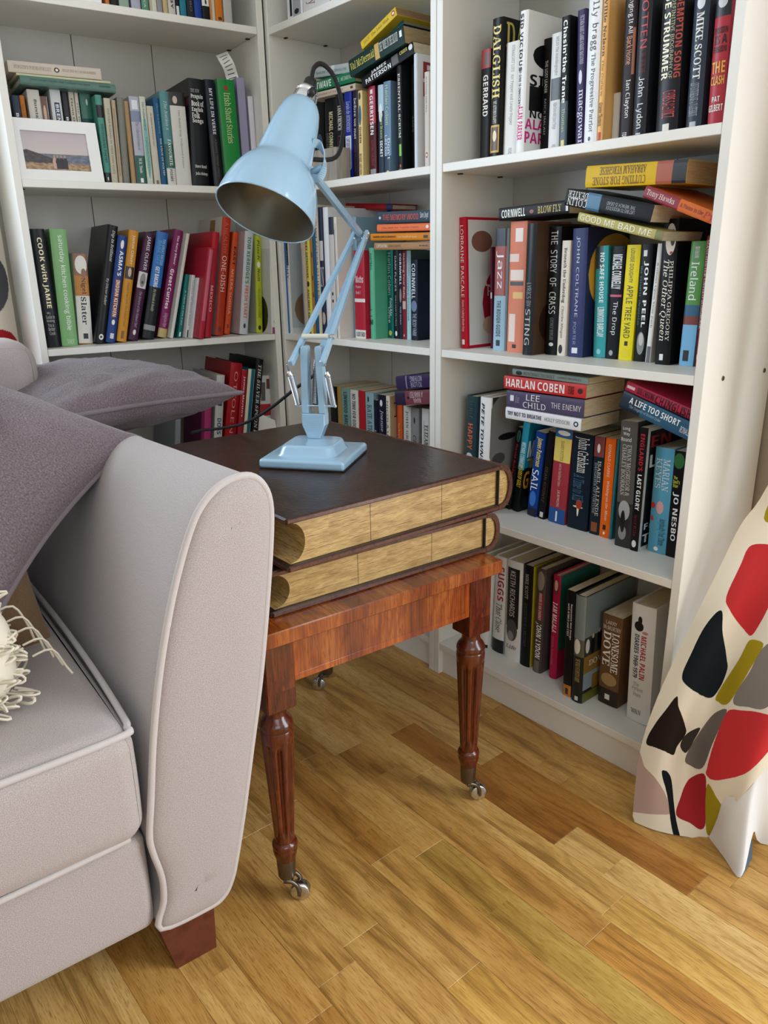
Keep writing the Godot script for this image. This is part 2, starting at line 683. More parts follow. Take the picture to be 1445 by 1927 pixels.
func bookcase(label: String, run: Transform3D, u: float, width: float, screws: bool) -> void:
	var o := thing("bookcase", label, "bookcase", run * at(u, 0, 0), "tall white bookcases fitted round the corner")
	var t := 0.0163
	for x in [0.0, width - t]:
		var st := tool()
		box(st, Vector3(x, 0, -DEEP), Vector3(x + t, 2.02, 0), 0.0008)
		part("side_panel", st, M.white, o)
	for k in 3:
		var w := (width - 2 * t) / 3.0
		var st := tool()
		box(st, Vector3(t + w * k + 0.0009, 0.06, -DEEP + 0.014), Vector3(t + w * (k + 1) - 0.0009, 2.0, -DEEP + 0.018), 0.0003)
		part("back_panel", st, M.back, o)
	var st2 := tool()
	box(st2, Vector3(t, 0.06, -DEEP + 0.004), Vector3(width - t, 2.0, -DEEP + 0.0135), 0.0)
	part("backing_board", st2, M.dark, o)
	st2 = tool()
	box(st2, Vector3(t, 2.003, -DEEP), Vector3(width - t, 2.02, 0), 0.0008)
	part("top_panel", st2, M.white, o)
	var levels := [S[1], S[2], S[3], S[4], S[5], 1.858]
	var n := 0
	for y in levels:
		st2 = tool()
		var inset: float = 0.0015
		box(st2, Vector3(t + 0.0006, y - TH, -DEEP + 0.0185), Vector3(width - t - 0.0006, y, -inset), 0.0009)
		var sh := part("shelf", st2, M.white, o)
		if n < 4:
			for x in [t + 0.001, width - t - 0.011]:
				for z in [-0.05, -0.17]:
					st2 = tool()
					box(st2, Vector3(x, y - TH - 0.0022, z), Vector3(x + 0.010, y - TH - 0.0001, z + 0.007), 0.0005)
					part("shelf_pin", st2, M.dark, sh)
		n += 1
	st2 = tool()
	box(st2, Vector3(t, 0, -0.03), Vector3(width - t, S[5] - TH - 0.0003, -0.0135), 0.0006)
	part("plinth", st2, M.white, o)
	if screws:
		for p in [Vector3(width, 0.7723, -0.0613), Vector3(width, 0.7703, -0.2083)]:
			st2 = tool()
			lathe(st2, [Vector2(0.0006, 0.0012), Vector2(0.0018, 0.0006), Vector2(0.0024, 0.0014), Vector2(0.0036, 0.0014), Vector2(0.0042, 0.0)], 16, Transform3D(Basis(Vector3(0, 0, 1), Vector3(1, 0, 0), Vector3(0, 1, 0)), p))
			part("screw", st2, M.brass, o)


func bookcases() -> void:
	bookcase("white bookcase along the left wall, with the framed seaside photo and the cookery books", RUN_B, -0.60862, 0.60862, false)
	bookcase("narrowly seen white bookcase in the corner, directly behind the blue desk lamp", RUN_R, -0.00805, 0.59805, false)
	bookcase("white bookcase nearest the curtain, its whole plain right side panel showing two screws", RUN_R, 0.59159, 0.605, true)


# ---------------------------------------------------------------- side table

func side_table() -> void:
	var yaw := -deg_to_rad(4.27)
	var b := Basis(Vector3.UP, yaw)
	var o := thing("side_table", "mahogany side table built like a stack of two giant leather books on fluted castor legs", "side table", Transform3D(b, Vector3(-0.4727, 0, 0.9939)))
	# local frame: x along the front, z = 0 at the front edge of the stand, y up
	var w := 0.2272
	var dep := 0.565
	var st := tool()
	box(st, Vector3(-w, 0.462, -dep), Vector3(w, 0.485, 0), 0.0016)
	part("stand_top", st, M.veneer, o)
	var lx := w - 0.036
	st = tool()
	for s in [[-lx + 0.02, lx - 0.02, -0.026, -0.0165], [-lx + 0.02, lx - 0.02, -dep + 0.0165, -dep + 0.026]]:
		box(st, Vector3(s[0], 0.392, s[2]), Vector3(s[1], 0.462, s[3]), 0.0006)
	for x in [-w + 0.0165, w - 0.026]:
		box(st, Vector3(x, 0.392, -dep + 0.05), Vector3(x + 0.0095, 0.462, -0.05), 0.0006)
	var apron := part("apron", st, M.veneer, o)
	st = tool()
	box(st, Vector3(-lx + 0.024, 0.392, -0.0166), Vector3(lx - 0.024, 0.402, -0.0155), 0.0003)
	for x in [-lx + 0.0235, lx - 0.0335]:
		box(st, Vector3(x, 0.392, -0.0166), Vector3(x + 0.010, 0.462, -0.0156), 0.0003)
	part("crossbanding", st, M.crossband, apron)
	for c in [[-lx, -0.036, -40.0], [lx, -0.036, -25.0], [-lx, -dep + 0.036, 20.0], [lx, -dep + 0.036, 150.0]]:
		table_leg(o, c[0], c[1], c[2])
	giant_book(o, Transform3D(Basis(Vector3.UP, deg_to_rad(0.3)), Vector3(0.0235, 0.485, -0.042)), 0.414, 0.070, 0.505, false)
	giant_book(o, Transform3D(Basis(Vector3.UP, deg_to_rad(2.9)), Vector3(0.046, 0.5562, -0.0305)), 0.422, 0.0785, 0.53, true)


func table_leg(o: Node3D, x: float, z: float, turn: float) -> void:
	var st := tool()
	# square block, dished underneath
	var h := 0.0235
	box(st, Vector3(-h, 0.352, -h), Vector3(h, 0.4615, h), 0.0018)
	var prof := [Vector2(0.0185, 0.3535), Vector2(0.0165, 0.347), Vector2(0.0155, 0.341), Vector2(0.0175, 0.335), Vector2(0.022, 0.330), Vector2(0.0245, 0.325), Vector2(0.0252, 0.320), Vector2(0.0243, 0.3165), Vector2(0.0237, 0.3155), Vector2(0.0243, 0.3145), Vector2(0.0251, 0.311), Vector2(0.025, 0.306)]
	lathe(st, prof, 32)
	# fluted taper
	var rings := []
	var top := 0.306
	var low := 0.113
	for i in 25:
		var f := i / 24.0
		var y := lerpf(top, low, f)
		var r := lerpf(0.0250, 0.0152, f)
		var fade := clampf(minf((f - 0.06) / 0.05, (0.95 - f) / 0.05), 0.0, 1.0)
		var ring := PackedVector3Array()
		for j in 80:
			var a := TAU * j / 80.0
			var ph := fmod(j / 80.0 * 8.0, 1.0)
			var groove := 0.0
			var q := absf(ph - 0.5)
			if q < 0.26:
				groove = sqrt(1.0 - pow(q / 0.26, 2)) * 0.0062 * (r / 0.02)
			ring.append(Vector3(cos(a), 0, -sin(a)) * (r - groove * fade) + Vector3(0, y, 0))
		rings.append(ring)
	rings.reverse()
	loft(st, rings, true, true)
	lathe(st, [Vector2(0.0152, 0.113), Vector2(0.0178, 0.1115), Vector2(0.0196, 0.108), Vector2(0.0200, 0.1045), Vector2(0.0192, 0.1015), Vector2(0.0187, 0.1005), Vector2(0.0192, 0.0995), Vector2(0.0193, 0.096), Vector2(0.0182, 0.089), Vector2(0.0162, 0.083), Vector2(0.0155, 0.078)], 32)
	var leg := part("leg", st, M.mahogany, o, at(x, 0, z))
	st = tool()
	lathe(st, [Vector2(0.0150, 0.078), Vector2(0.0152, 0.076), Vector2(0.0140, 0.046), Vector2(0.0122, 0.042), Vector2(0.0070, 0.040)], 24)
	part("ferrule", st, M.brass, leg)
	st = tool()
	var r := deg_to_rad(turn)
	var cx := Transform3D(Basis(Vector3.UP, r), Vector3.ZERO)
	for s in [-1.0, 1.0]:
		var arm := []
		for p in [[0.002, 0.0415], [0.010, 0.039], [0.018, 0.030], [0.020, 0.018]]:
			arm.append(cx * Vector3(p[0], p[1], s * 0.0105))
		tube(st, smooth_path(arm, 4), 0.0036, 8)
	tube(st, [cx * Vector3(0.020, 0.0155, -0.0125), cx * Vector3(0.020, 0.0155, 0.0125)], 0.0032, 10)
	box(st, Vector3(-0.004, 0.036, -0.0125), Vector3(0.010, 0.0425, 0.0125), 0.001, cx)
	part("castor_fork", st, M.brass, leg)
	st = tool()
	lathe(st, [Vector2(0.004, 0.0082), Vector2(0.0135, 0.0082), Vector2(0.0153, 0.0066), Vector2(0.0155, 0.0), Vector2(0.0153, -0.0066), Vector2(0.0135, -0.0082), Vector2(0.004, -0.0082)], 28, cx * Transform3D(Basis(Vector3(1, 0, 0), Vector3(0, 0, 1), Vector3(0, -1, 0)), Vector3(0.020, 0.0155, 0)))
	part("castor_wheel", st, M.steel, leg)


func giant_book(o: Node3D, xf: Transform3D, w: float, h: float, dep: float, upper: bool) -> void:
	# board edges at the front (z = 0), spine on the right, hollow fore-edge on the left
	var bt := 0.0088
	for y in [0.0, h - bt]:
		var st := tool()
		box(st, Vector3(-w / 2, y, -dep), Vector3(w / 2, y + bt, 0), 0.0022)
		var c := part("book_board", st, M.leather, o, xf)
		st = tool()
		box(st, Vector3(-w / 2 + 0.002, y + 0.0012, -0.001), Vector3(w / 2 - 0.002, y + bt - 0.0012, 0.0009), 0.0009)
		box(st, Vector3(-w / 2 - 0.0009, y + 0.0012, -dep + 0.002), Vector3(-w / 2 + 0.001, y + bt - 0.0012, -0.002), 0.0009)
		part("board_edge", st, M.binding, c)
	# gilt page edges on the front and the left, the left one scooped
	var st2 := tool()
	st2.set_smooth_group(0)
	var y0 := bt + 0.0004
	var y1 := h - bt - 0.0004
	var zf := -0.0075
	var xl := func(f: float) -> float: return -w / 2 + 0.008 + 0.026 * sqrt(maxf(0.0, 1.0 - pow(2.0 * f - 1.0, 2)))
	var n := 18
	for i in n:
		var f0 := float(i) / n
		var f1 := float(i + 1) / n
		var a0: float = xl.call(f0)
		var a1: float = xl.call(f1)
		var r := w / 2 - 0.0035
		var quads := [[Vector3(a0, lerpf(y0, y1, f0), zf), Vector3(r, lerpf(y0, y1, f0), zf), Vector3(r, lerpf(y0, y1, f1), zf), Vector3(a1, lerpf(y0, y1, f1), zf), 0],
			[Vector3(a0, lerpf(y0, y1, f0), -dep + 0.008), Vector3(a0, lerpf(y0, y1, f0), zf), Vector3(a1, lerpf(y0, y1, f1), zf), Vector3(a1, lerpf(y0, y1, f1), -dep + 0.008), 1],
			[Vector3(r, lerpf(y0, y1, f0), -dep + 0.008), Vector3(a0, lerpf(y0, y1, f0), -dep + 0.008), Vector3(a1, lerpf(y0, y1, f1), -dep + 0.008), Vector3(r, lerpf(y0, y1, f1), -dep + 0.008), 2]]
		for q in quads:
			st2.set_smooth_group(q[4] + 1)
			for k in [0, 2, 1, 0, 3, 2]:
				var p: Vector3 = q[k]
				var along: float = p.x if q[4] != 1 else p.z
				st2.set_uv(Vector2(along * 2.2 + (0.3 if upper else 0.0), (p.y - y0) / (y1 - y0) * 0.9 + 0.03))
				st2.add_vertex(p)
	var pg := part("page_block", st2, M.gilt, o, xf)
	st2 = tool()
	box(st2, Vector3(-w / 2 + 0.04, bt, -dep + 0.01), Vector3(w / 2 + 0.004, h - bt, zf - 0.0012), 0.0)
	part("core", st2, M.dark, pg)
	for x in ([-0.062, 0.082] if upper else [-0.055, 0.09]):   # joints of the sections, thin dark lines standing a hair proud
		st2 = tool()
		box(st2, Vector3(x, y0 + 0.0005, zf - 0.001), Vector3(x + 0.0007, y1 - 0.0005, zf + 0.0002), 0.0)
		part("joint", st2, M.dark, pg)
	st2 = tool()
	box(st2, Vector3(w / 2 - 0.0037, bt, zf - 0.002), Vector3(w / 2 - 0.0017, h - bt, zf + 0.006), 0.0)
	part("hinge_joint", st2, M.dark, pg)
	# rounded spine: an arched shell with gilt end inside
	st2 = tool()
	var outer := []
	var inner := []
	for i in 21:
		var a := PI * i / 20.0 - PI / 2
		var ca := pow(maxf(cos(a), 0.0), 0.75)
		outer.append(Vector2(w / 2 - 0.0005 + 0.031 * ca, h / 2 + h / 2 * sin(a)))
		inner.append(Vector2(w / 2 - 0.0005 + 0.0225 * ca, h / 2 + (h / 2 - bt) * sin(a)))
	var shell := outer.duplicate()
	inner.reverse()
	shell.append_array(inner)
	var rings := []
	for z in [-dep, -dep + 0.0015, -0.0025, -0.0008]:
		var ring := PackedVector3Array()
		var k := 0.0 if z > -dep and z < -0.001 else 0.0008
		for i in shell.size():
			var c := Vector2(w / 2 + 0.012, h / 2)
			var p: Vector2 = shell[i]
			p += (c - p).normalized() * k * (1.0 if i < outer.size() else -1.0)
			ring.append(Vector3(p.x, p.y, z))
		rings.append(ring)
	st2.set_smooth_group(0)
	loft(st2, rings, true, false)
	st2.set_smooth_group(-1)
	var m := outer.size()
	for i in m - 1:
		for e in [[-0.0008, 0], [-dep, 1]]:
			var z: float = e[0]
			var a: Vector3 = Vector3(shell[i].x, shell[i].y, z)
			var b := Vector3(shell[i + 1].x, shell[i + 1].y, z)
			var c := Vector3(shell[2 * m - 2 - i].x, shell[2 * m - 2 - i].y, z)
			var d := Vector3(shell[2 * m - 1 - i].x, shell[2 * m - 1 - i].y, z)
			face(st2, [a, b, c, d], Vector3(w / 2, h / 2, -dep / 2))
	var spine := part("spine", st2, M.binding, o, xf)
	st2 = tool()
	st2.set_smooth_group(-1)
	var c0 := Vector3(w / 2, h / 2, zf + 0.003)
	for i in m - 1:
		var a2 := Vector3(inner[i].x, inner[i].y, c0.z)
		var b2 := Vector3(inner[i + 1].x, inner[i + 1].y, c0.z)
		for p in [c0, a2, b2]:
			st2.set_uv(Vector2(p.x * 4.0, p.y * 12.0))
			st2.add_vertex(p)
	part("spine_end", st2, M.gilt, spine)


# ---------------------------------------------------------------- sofa

func fabric_strip(st: SurfaceTool, pts: Array, r := 0.0042) -> void:
	tube(st, pts, r, 8)


func sofa() -> void:
	var o := thing("sofa", "beige chenille sofa with flared piped arm and dark wooden block foot", "sofa", Transform3D(Basis(Vector3.UP, deg_to_rad(-4.0)), Vector3(-0.88, 0, 0.968)))
	# arm: outline of its front panel, clockwise from the bottom of the inner edge
	var out := [Vector2(0.003, 0.108), Vector2(0.012, 0.150), Vector2(0.0135, 0.190), Vector2(0.006, 0.235), Vector2(0.005, 0.262), Vector2(0.013, 0.314), Vector2(0.026, 0.40), Vector2(0.046, 0.495), Vector2(0.072, 0.585), Vector2(0.100, 0.656), Vector2(0.122, 0.690), Vector2(0.150, 0.709), Vector2(0.180, 0.7125), Vector2(0.199, 0.700), Vector2(0.209, 0.672), Vector2(0.206, 0.62), Vector2(0.192, 0.52), Vector2(0.175, 0.42), Vector2(0.156, 0.33), Vector2(0.136, 0.235), Vector2(0.118, 0.16), Vector2(0.108, 0.128), Vector2(0.094, 0.108), Vector2(0.07, 0.102)]
	var prof := rounded(out, 4)
	var mid := Vector2(0.09, 0.40)
	var st := tool()
	var rings := []
	var back := [-0.80, -0.7, -0.55, -0.4, -0.25, -0.12, -0.05, -0.012, 0.0]
	for z in back:
		var ring := PackedVector3Array()
		var f := clampf(-z / 0.8, 0.0, 1.0)
		for p in prof:
			var top := clampf((p.y - 0.35) / 0.36, 0.0, 1.0)
			var pinch := 0.004 if z == 0.0 else 0.0
			var q: Vector2 = p + (mid - p).normalized() * pinch
			ring.append(Vector3(q.x + 0.014 * f * top, q.y - 0.045 * f * top, z))
		rings.append(ring)
	loft(st, rings, true, true)
	var arm := part("arm", st, M.sofa, o)
	# padded front panel of the arm
	st = tool()
	rings = []
	for s in [[0.985, 0.0], [0.955, 0.0045], [0.90, 0.0078], [0.8, 0.0108], [0.65, 0.0130], [0.45, 0.0145], [0.25, 0.0151], [0.0, 0.0153]]:
		var ring := PackedVector3Array()
		for p in prof:
			var axis := Vector2(lerpf(0.055, 0.155, clampf((p.y - 0.1) / 0.6, 0.0, 1.0)), clampf(p.y, 0.16, 0.655))
			var q: Vector2 = axis + (p - axis) * s[0]
			ring.append(Vector3(q.x, q.y, s[1]))
		rings.append(ring)
	loft(st, rings, true, false)
	part("arm_front", st, M.sofa, arm)
	st = tool()
	var pip := []
	for p in prof:
		pip.append(Vector3(p.x, p.y, 0.0015))
	tube(st, pip, 0.0048, 10, true)
	part("arm_piping", st, M.piping, arm)
	# front rail, seat cushion, back
	st = tool()
	round_box(st, Vector3(0.95, 0.0775, 0.39), 0.016, 0.004, 4, 10, at(-0.948, 0.182, -0.396))
	part("front_rail", st, M.sofa, o)
	st = tool()
	round_box(st, Vector3(0.44, 0.082, 0.385), 0.03, 0.012, 5, 12, at(-0.437, 0.344, -0.372))
	var seat := part("seat_cushion", st, M.sofa, o)
	st = tool()
	var edge := []
	for p in [[-0.87, 0.0], [-0.6, 0.0115], [-0.4, 0.0128], [-0.2, 0.0115], [-0.02, 0.004], [-0.001, -0.012], [0.004, -0.05], [0.008, -0.2], [0.009, -0.4], [0.004, -0.7]]:
		edge.append(Vector3(p[0], 0.418 + (0.004 if p[1] < -0.1 else 0.0), p[1]))
	tube(st, smooth_path(edge, 5), 0.0046, 8)
	var low := []
	for p in [[-0.87, 0.0], [-0.6, 0.010], [-0.4, 0.0115], [-0.2, 0.010], [-0.02, 0.002]]:
		low.append(Vector3(p[0], 0.268, p[1]))
	tube(st, smooth_path(low, 5), 0.0042, 8)
	part("seat_piping", st, M.piping, seat)
	st = tool()
	round_box(st, Vector3(0.97, 0.36, 0.07), 0.05, 0.004, 5, 8, at(-0.84, 0.47, -0.84))
	part("sofa_back", st, M.sofa, o)
	st = tool()
	round_box(st, Vector3(0.43, 0.24, 0.09), 0.06, 0.03, 5, 10, Transform3D(Basis(Vector3.RIGHT, deg_to_rad(-12)), Vector3(-0.445, 0.65, -0.62)))
	part("back_cushion", st, M.sofa, o)
	# block foot
	st = tool()
	var foot := [[Vector3(0.0, 0.112, -0.02), Vector3(0.088, 0.112, -0.02), Vector3(0.088, 0.112, -0.085), Vector3(0.0, 0.112, -0.085)], [Vector3(0.024, 0, -0.021), Vector3(0.0845, 0, -0.021), Vector3(0.0845, 0, -0.078), Vector3(0.024, 0, -0.078)]]
	var c := Vector3(0.045, 0.05, -0.05)
	st.set_smooth_group(-1)
	face(st, foot[0], c)
	face(st, foot[1], c)
	for i in 4:
		var j := (i + 1) % 4
		face(st, [foot[0][i], foot[0][j], foot[1][j], foot[1][i]], c)
	part("foot", st, M.leg, o)
	cushions()
	fringe()


func pillow(called: String, label: String, xf: Transform3D, half: Vector2, thick: float, mat: Material, pipe: Material, seed_: int, wrinkle: float) -> void:
	var o := thing(called, label, "cushion", xf)
	var n := 36
	var fn := FastNoiseLite.new()
	fn.seed = seed_
	fn.frequency = 1.0
	fn.fractal_octaves = 2
	var outline := func(u: float, v: float) -> Vector2:
		return Vector2(u * half.x * (1.0 - 0.10 * (1.0 - v * v) * absf(u)), v * half.y * (1.0 - 0.10 * (1.0 - u * u) * absf(v)))
	var st := tool()
	for s in [-1.0, 1.0]:
		st.set_smooth_group(0 if s > 0 else 1)
		var g := []
		for i in n + 1:
			var row := PackedVector3Array()
			for j in n + 1:
				var u := sin((2.0 * j / n - 1.0) * PI / 2)
				var v := sin((2.0 * i / n - 1.0) * PI / 2)
				var p: Vector2 = outline.call(u, v)
				var e := pow(maxf(0.0, (1.0 - u * u) * (1.0 - v * v)), 0.42)
				var wr := fn.get_noise_2d(u * 2.2 + v * 0.6, v * 5.0 + 9.0 * s) * wrinkle * pow(maxf(0.0, 1.0 - maxf(absf(u), absf(v)) * 0.2), 2) * minf(1.0, e * 2.0)
				row.append(Vector3(p.x, p.y, s * (thick * e + wr)))
			g.append(row)
		for i in n:
			for j in n:
				var q := [g[i][j], g[i][j + 1], g[i + 1][j + 1], g[i + 1][j]]
				for k in ([0, 2, 1, 0, 3, 2] if s > 0 else [0, 1, 2, 0, 2, 3]):
					st.add_vertex(q[k])
	part("cover", st, mat, o)
	if pipe:
		st = tool()
		var ed := []
		for k in 160:
			var a := k / 40.0
			var f := fmod(a, 1.0) * 2.0 - 1.0
			var uv: Vector2 = [Vector2(f, -1), Vector2(1, f), Vector2(-f, 1), Vector2(-1, -f)][int(a)]
			var p: Vector2 = outline.call(uv.x, uv.y)
			ed.append(Vector3(p.x, p.y, 0))
		tube(st, ed, 0.0048, 8, true)
		part("piping", st, pipe, o)


func cushions() -> void:
	# axes given as the cushion's edge directions
	var e1 := Vector3(-0.655, 0.375, -0.655).normalized()
	var e2 := Vector3(-0.747, -0.397, 0.534)
	e2 = (e2 - e1 * e2.dot(e1)).normalized()
	var nn := e1.cross(e2)
	if nn.z < 0:
		nn = -nn
	var corner := Vector3(-0.668, 0.682, 0.545)
	var c := corner + e1 * 0.205 + e2 * 0.205
	var bx := -e1
	var by := nn.cross(bx)
	pillow("cushion", "mauve grey velvet cushion in front, one piped corner pointing at the arm of the sofa", Transform3D(Basis(bx, by, nn), c), Vector2(0.215, 0.215), 0.075, M.velvet, M.velvet_piping, 5, 0.006)
	var d1 := Vector3(-0.97, 0.03, 0.20).normalized()
	var up := Vector3(0.03, 1.0, 0.0).normalized()
	up = (up - d1 * up.dot(d1)).normalized()
	var d2 := up.cross(d1).normalized()
	if d2.z > 0:
		d2 = -d2
	var tip := Vector3(-0.320, 0.690, 0.285)
	var c2 := tip + d1 * 0.215 + d2 * 0.215
	var ax := -d1
	var az := up
	var ay := az.cross(ax)
	pillow("cushion", "mauve grey velvet cushion lying flat behind, its pointed corner reaching over the table", Transform3D(Basis(ax, ay, az), c2), Vector2(0.225, 0.225), 0.072, M.velvet, M.velvet_piping, 9, 0.012)
	pillow("cushion", "plain tan brown cushion in the shaded corner between seat and sofa arm", Transform3D(Basis(Vector3.UP, deg_to_rad(-4)) * Basis(Vector3.RIGHT, deg_to_rad(-16)), Vector3(-1.065, 0.60, 0.585)), Vector2(0.20, 0.205), 0.085, M.tan, null, 14, 0.012)


func fringe() -> void:
	var o := thing("tasselled_throw", "cream yarn loops of a tasselled throw heaped on the seat at the left edge", "throw", at(-1.015, 0.432, 0.79))
	var r := RandomNumberGenerator.new()
	r.seed = 99
	var st := tool()
	for i in 260:
		var a := r.randf() * TAU
		var h := r.randf()
		var rad := 0.085 * sqrt(1.0 - pow(h - 0.15, 2) * 0.9)
		var base := Vector3(cos(a) * rad * r.randf_range(0.55, 1.0) - 0.02, h * 0.14, sin(a) * rad * 0.8)
		var dir := Vector3(cos(a) + r.randf_range(-0.6, 0.6), r.randf_range(-0.3, 0.9), sin(a) + r.randf_range(-0.6, 0.6)).normalized()
		var sidew := Vector3(r.randf_range(-1, 1), r.randf_range(-0.6, 0.6), r.randf_range(-1, 1)).normalized()
		var l := r.randf_range(0.018, 0.036)
		var w := r.randf_range(0.004, 0.008)
		var pts := [base - sidew * w, base + dir * l * 0.7 - sidew * w * 1.3, base + dir * l, base + dir * l * 0.7 + sidew * w * 1.3, base + sidew * w - dir * 0.006]
		for k in pts.size():
			pts[k].y = maxf(pts[k].y, 0.004)
		tube(st, smooth_path(pts, 2), r.randf_range(0.0016, 0.0024), 5)
	for k in 5:
		var b := Vector3(0.05 + 0.006 * k, 0.10 - 0.012 * k, 0.015 * (k - 2))
		tube(st, smooth_path([b, b + Vector3(0.022, 0.006, 0.01), b + Vector3(0.034, -0.02, 0.016), b + Vector3(0.038, -0.045 + 0.004 * k, 0.026)], 3), 0.0017, 5)
	var y := part("yarn_loops", st, M.yarn, o)
	y.set_meta("kind", "stuff")
	st = tool()
	round_box(st, Vector3(0.075, 0.07, 0.07), 0.05, 0.0, 4, 3, at(-0.02, 0.072, 0))
	part("throw_body", st, M.yarn, o)


# ---------------------------------------------------------------- desk lamp

func bar(st: SurfaceTool, a: Vector3, b: Vector3, side: Vector3, w: float, t: float) -> void:   # a rounded square tube from a to b; side is its width direction
	var d := (b - a)
	var l := d.length()
	d /= l
	var n := d.cross(side).normalized()
	var s := n.cross(d).normalized()
	box(st, Vector3(-w / 2, 0, -t / 2), Vector3(w / 2, l, t / 2), minf(w, t) * 0.22, Transform3D(Basis(s, d, n), a))


func spring(st: SurfaceTool, a: Vector3, b: Vector3, r: float, wire: float, turns: int) -> void:
	var d := (b - a)
	var l := d.length()
	d /= l
	var s := d.cross(Vector3.BACK).normalized()
	var t := s.cross(d)
	var pts := []
	for i in turns * 9 + 1:
		var f := i / 9.0
		pts.append(a + d * l * f / turns + (s * cos(f * TAU) + t * sin(f * TAU)) * r)
	tube(st, pts, wire, 5)


func lamp() -> void:
	# local frame: x along the hinge axle (to the right), y up, z towards the viewer; the arms move in the y-z plane
	var o := thing("desk_lamp", "pale blue enamelled balanced-arm desk lamp with three springs, standing on the table", "desk lamp", Transform3D(Basis(Vector3(0.59019, 0, 0.80727), Vector3.UP, Vector3(-0.80727, 0, 0.59019)), Vector3(-0.417, 0.6352, 0.7235)))
	var st := tool()
	round_box(st, Vector3(0.0745, 0.0082, 0.0755), 0.006, 0.0, 4, 2, at(0, 0.0088, 0))
	var base := part("base", st, M.lamp_blue, o)
	st = tool()
	var rings := []
	for s in [[0.0525, 0.0505, 0.0165], [0.0495, 0.0475, 0.020], [0.0455, 0.0435, 0.0305], [0.0435, 0.0415, 0.0335], [0.041, 0.039, 0.0345]]:
		var ring := PackedVector3Array()
		for k in 40:
			var a := TAU * k / 40.0
			var ca := cos(a)
			var sa := sin(a)
			var q := pow(pow(absf(ca), 8.0) + pow(absf(sa), 8.0), -1.0 / 8.0)
			ring.append(Vector3(ca * q * s[0] - 0.001, s[2], -sa * q * s[1] + 0.004))
		rings.append(ring)
	loft(st, rings, true, true)
	part("base_step", st, M.lamp_blue, base)
	st = tool()
	box(st, Vector3(-0.0735, 0.0, -0.0745), Vector3(0.0735, 0.0022, 0.0745), 0.0005)
	part("felt_pad", st, M.dark, base)
	# forked bracket
	st = tool()
	var zc := -0.022
	var hz := 0.0125
	var left := [[Vector2(-0.0175, 0.0345), Vector2(-0.0245, 0.058), Vector2(-0.0245, 0.07), Vector2(-0.0195, 0.192)], [Vector2(0.0035, 0.0345), Vector2(0.0035, 0.078)]]
	var shape_l := [Vector2(-0.0145, 0.0345), Vector2(0.0065, 0.0345), Vector2(0.0165, 0.058), Vector2(0.0165, 0.078), Vector2(-0.0245, 0.078), Vector2(-0.0245, 0.058)]
	prism(st, shape_l, zc - hz, zc + hz)
	prism(st, [Vector2(-0.0245, 0.0781), Vector2(-0.0135, 0.0781), Vector2(-0.0105, 0.188), Vector2(-0.0115, 0.192), Vector2(-0.0175, 0.1935), Vector2(-0.0215, 0.191), Vector2(-0.0225, 0.185)], zc - hz * 0.8, zc + hz * 0.8)
	prism(st, [Vector2(0.0065, 0.0781), Vector2(0.0165, 0.0781), Vector2(0.0155, 0.185), Vector2(0.0145, 0.191), Vector2(0.0105, 0.1935), Vector2(0.0045, 0.192), Vector2(0.0030, 0.188)], zc - hz * 0.8, zc + hz * 0.8)
	var br := part("bracket", st, M.lamp_blue, o)
	st = tool()
	for r in 4:
		var y := 0.066 - 0.0035 * r
		box(st, Vector3(-0.013 + 0.0006 * r, y, zc + hz - 0.0005), Vector3(0.006 - 0.0006 * r, y + 0.0012, zc + hz + 0.0003), 0.0)
	part("embossed_plate", st, M.lamp_blue, br)
	# lower arm bars: x offset shrinks towards the elbow
	var Y := func(s: float) -> float: return 0.187 + 0.565 * s
	var xs := [-0.0262, 0.0205]
	var ends := [-0.0125, 0.0125]
	for k in 2:
		st = tool()
		var a := Vector3(xs[k] - 0.004 * (1 if k == 0 else -1), Y.call(-0.036), 0.036 - 0.022)
		var b := Vector3(ends[k], Y.call(0.345), -0.345)
		bar(st, a, b, Vector3.RIGHT, 0.0082, 0.0125)
		var lb := part("lower_arm", st, M.lamp_blue, o)
		st = tool()
		lathe(st, [Vector2(0.0005, 0.0062), Vector2(0.0035, 0.006), Vector2(0.004, 0.0045), Vector2(0.004, -0.0045), Vector2(0.0035, -0.006), Vector2(0.0005, -0.0062)], 14, Transform3D(Basis(Vector3(0, 1, 0), Vector3(1, 0, 0), Vector3(0, 0, -1)), Vector3(ends[k], Y.call(0.341), -0.341)))
		lathe(st, [Vector2(0.0005, 0.0062), Vector2(0.0028, 0.006), Vector2(0.003, 0.0045), Vector2(0.003, -0.0045), Vector2(0.0028, -0.006), Vector2(0.0005, -0.0062)], 14, Transform3D(Basis(Vector3(0, 1, 0), Vector3(1, 0, 0), Vector3(0, 0, -1)), Vector3(ends[k], Y.call(0.324), -0.324)))
		part("rivet", st, M.chrome, lb)
	st = tool()
	bar(st, Vector3(-0.003, 0.176, -0.060), Vector3(0.0, 0.362, -0.352), Vector3.RIGHT, 0.0105, 0.007)
	part("link_bar", st, M.lamp_blue, o)
	# hinge axle
	st = tool()
	tube(st, [Vector3(-0.026, 0.2065, -0.038), Vector3(0.021, 0.2065, -0.038)], 0.0047, 16)
	var ax := part("axle", st, flat_mat("cfcfc0", 0.4), o)
	st = tool()
	tube(st, [Vector3(0.0245, 0.2065, -0.038), Vector3(0.0318, 0.2065, -0.038)], 0.0042, 14)
	part("axle_nut", st, M.chrome, ax)
	# springs
	var pin := 0.0905
	st = tool()
	tube(st, [Vector3(-0.037, pin, -0.022), Vector3(0.034, pin, -0.022)], 0.0022, 10)
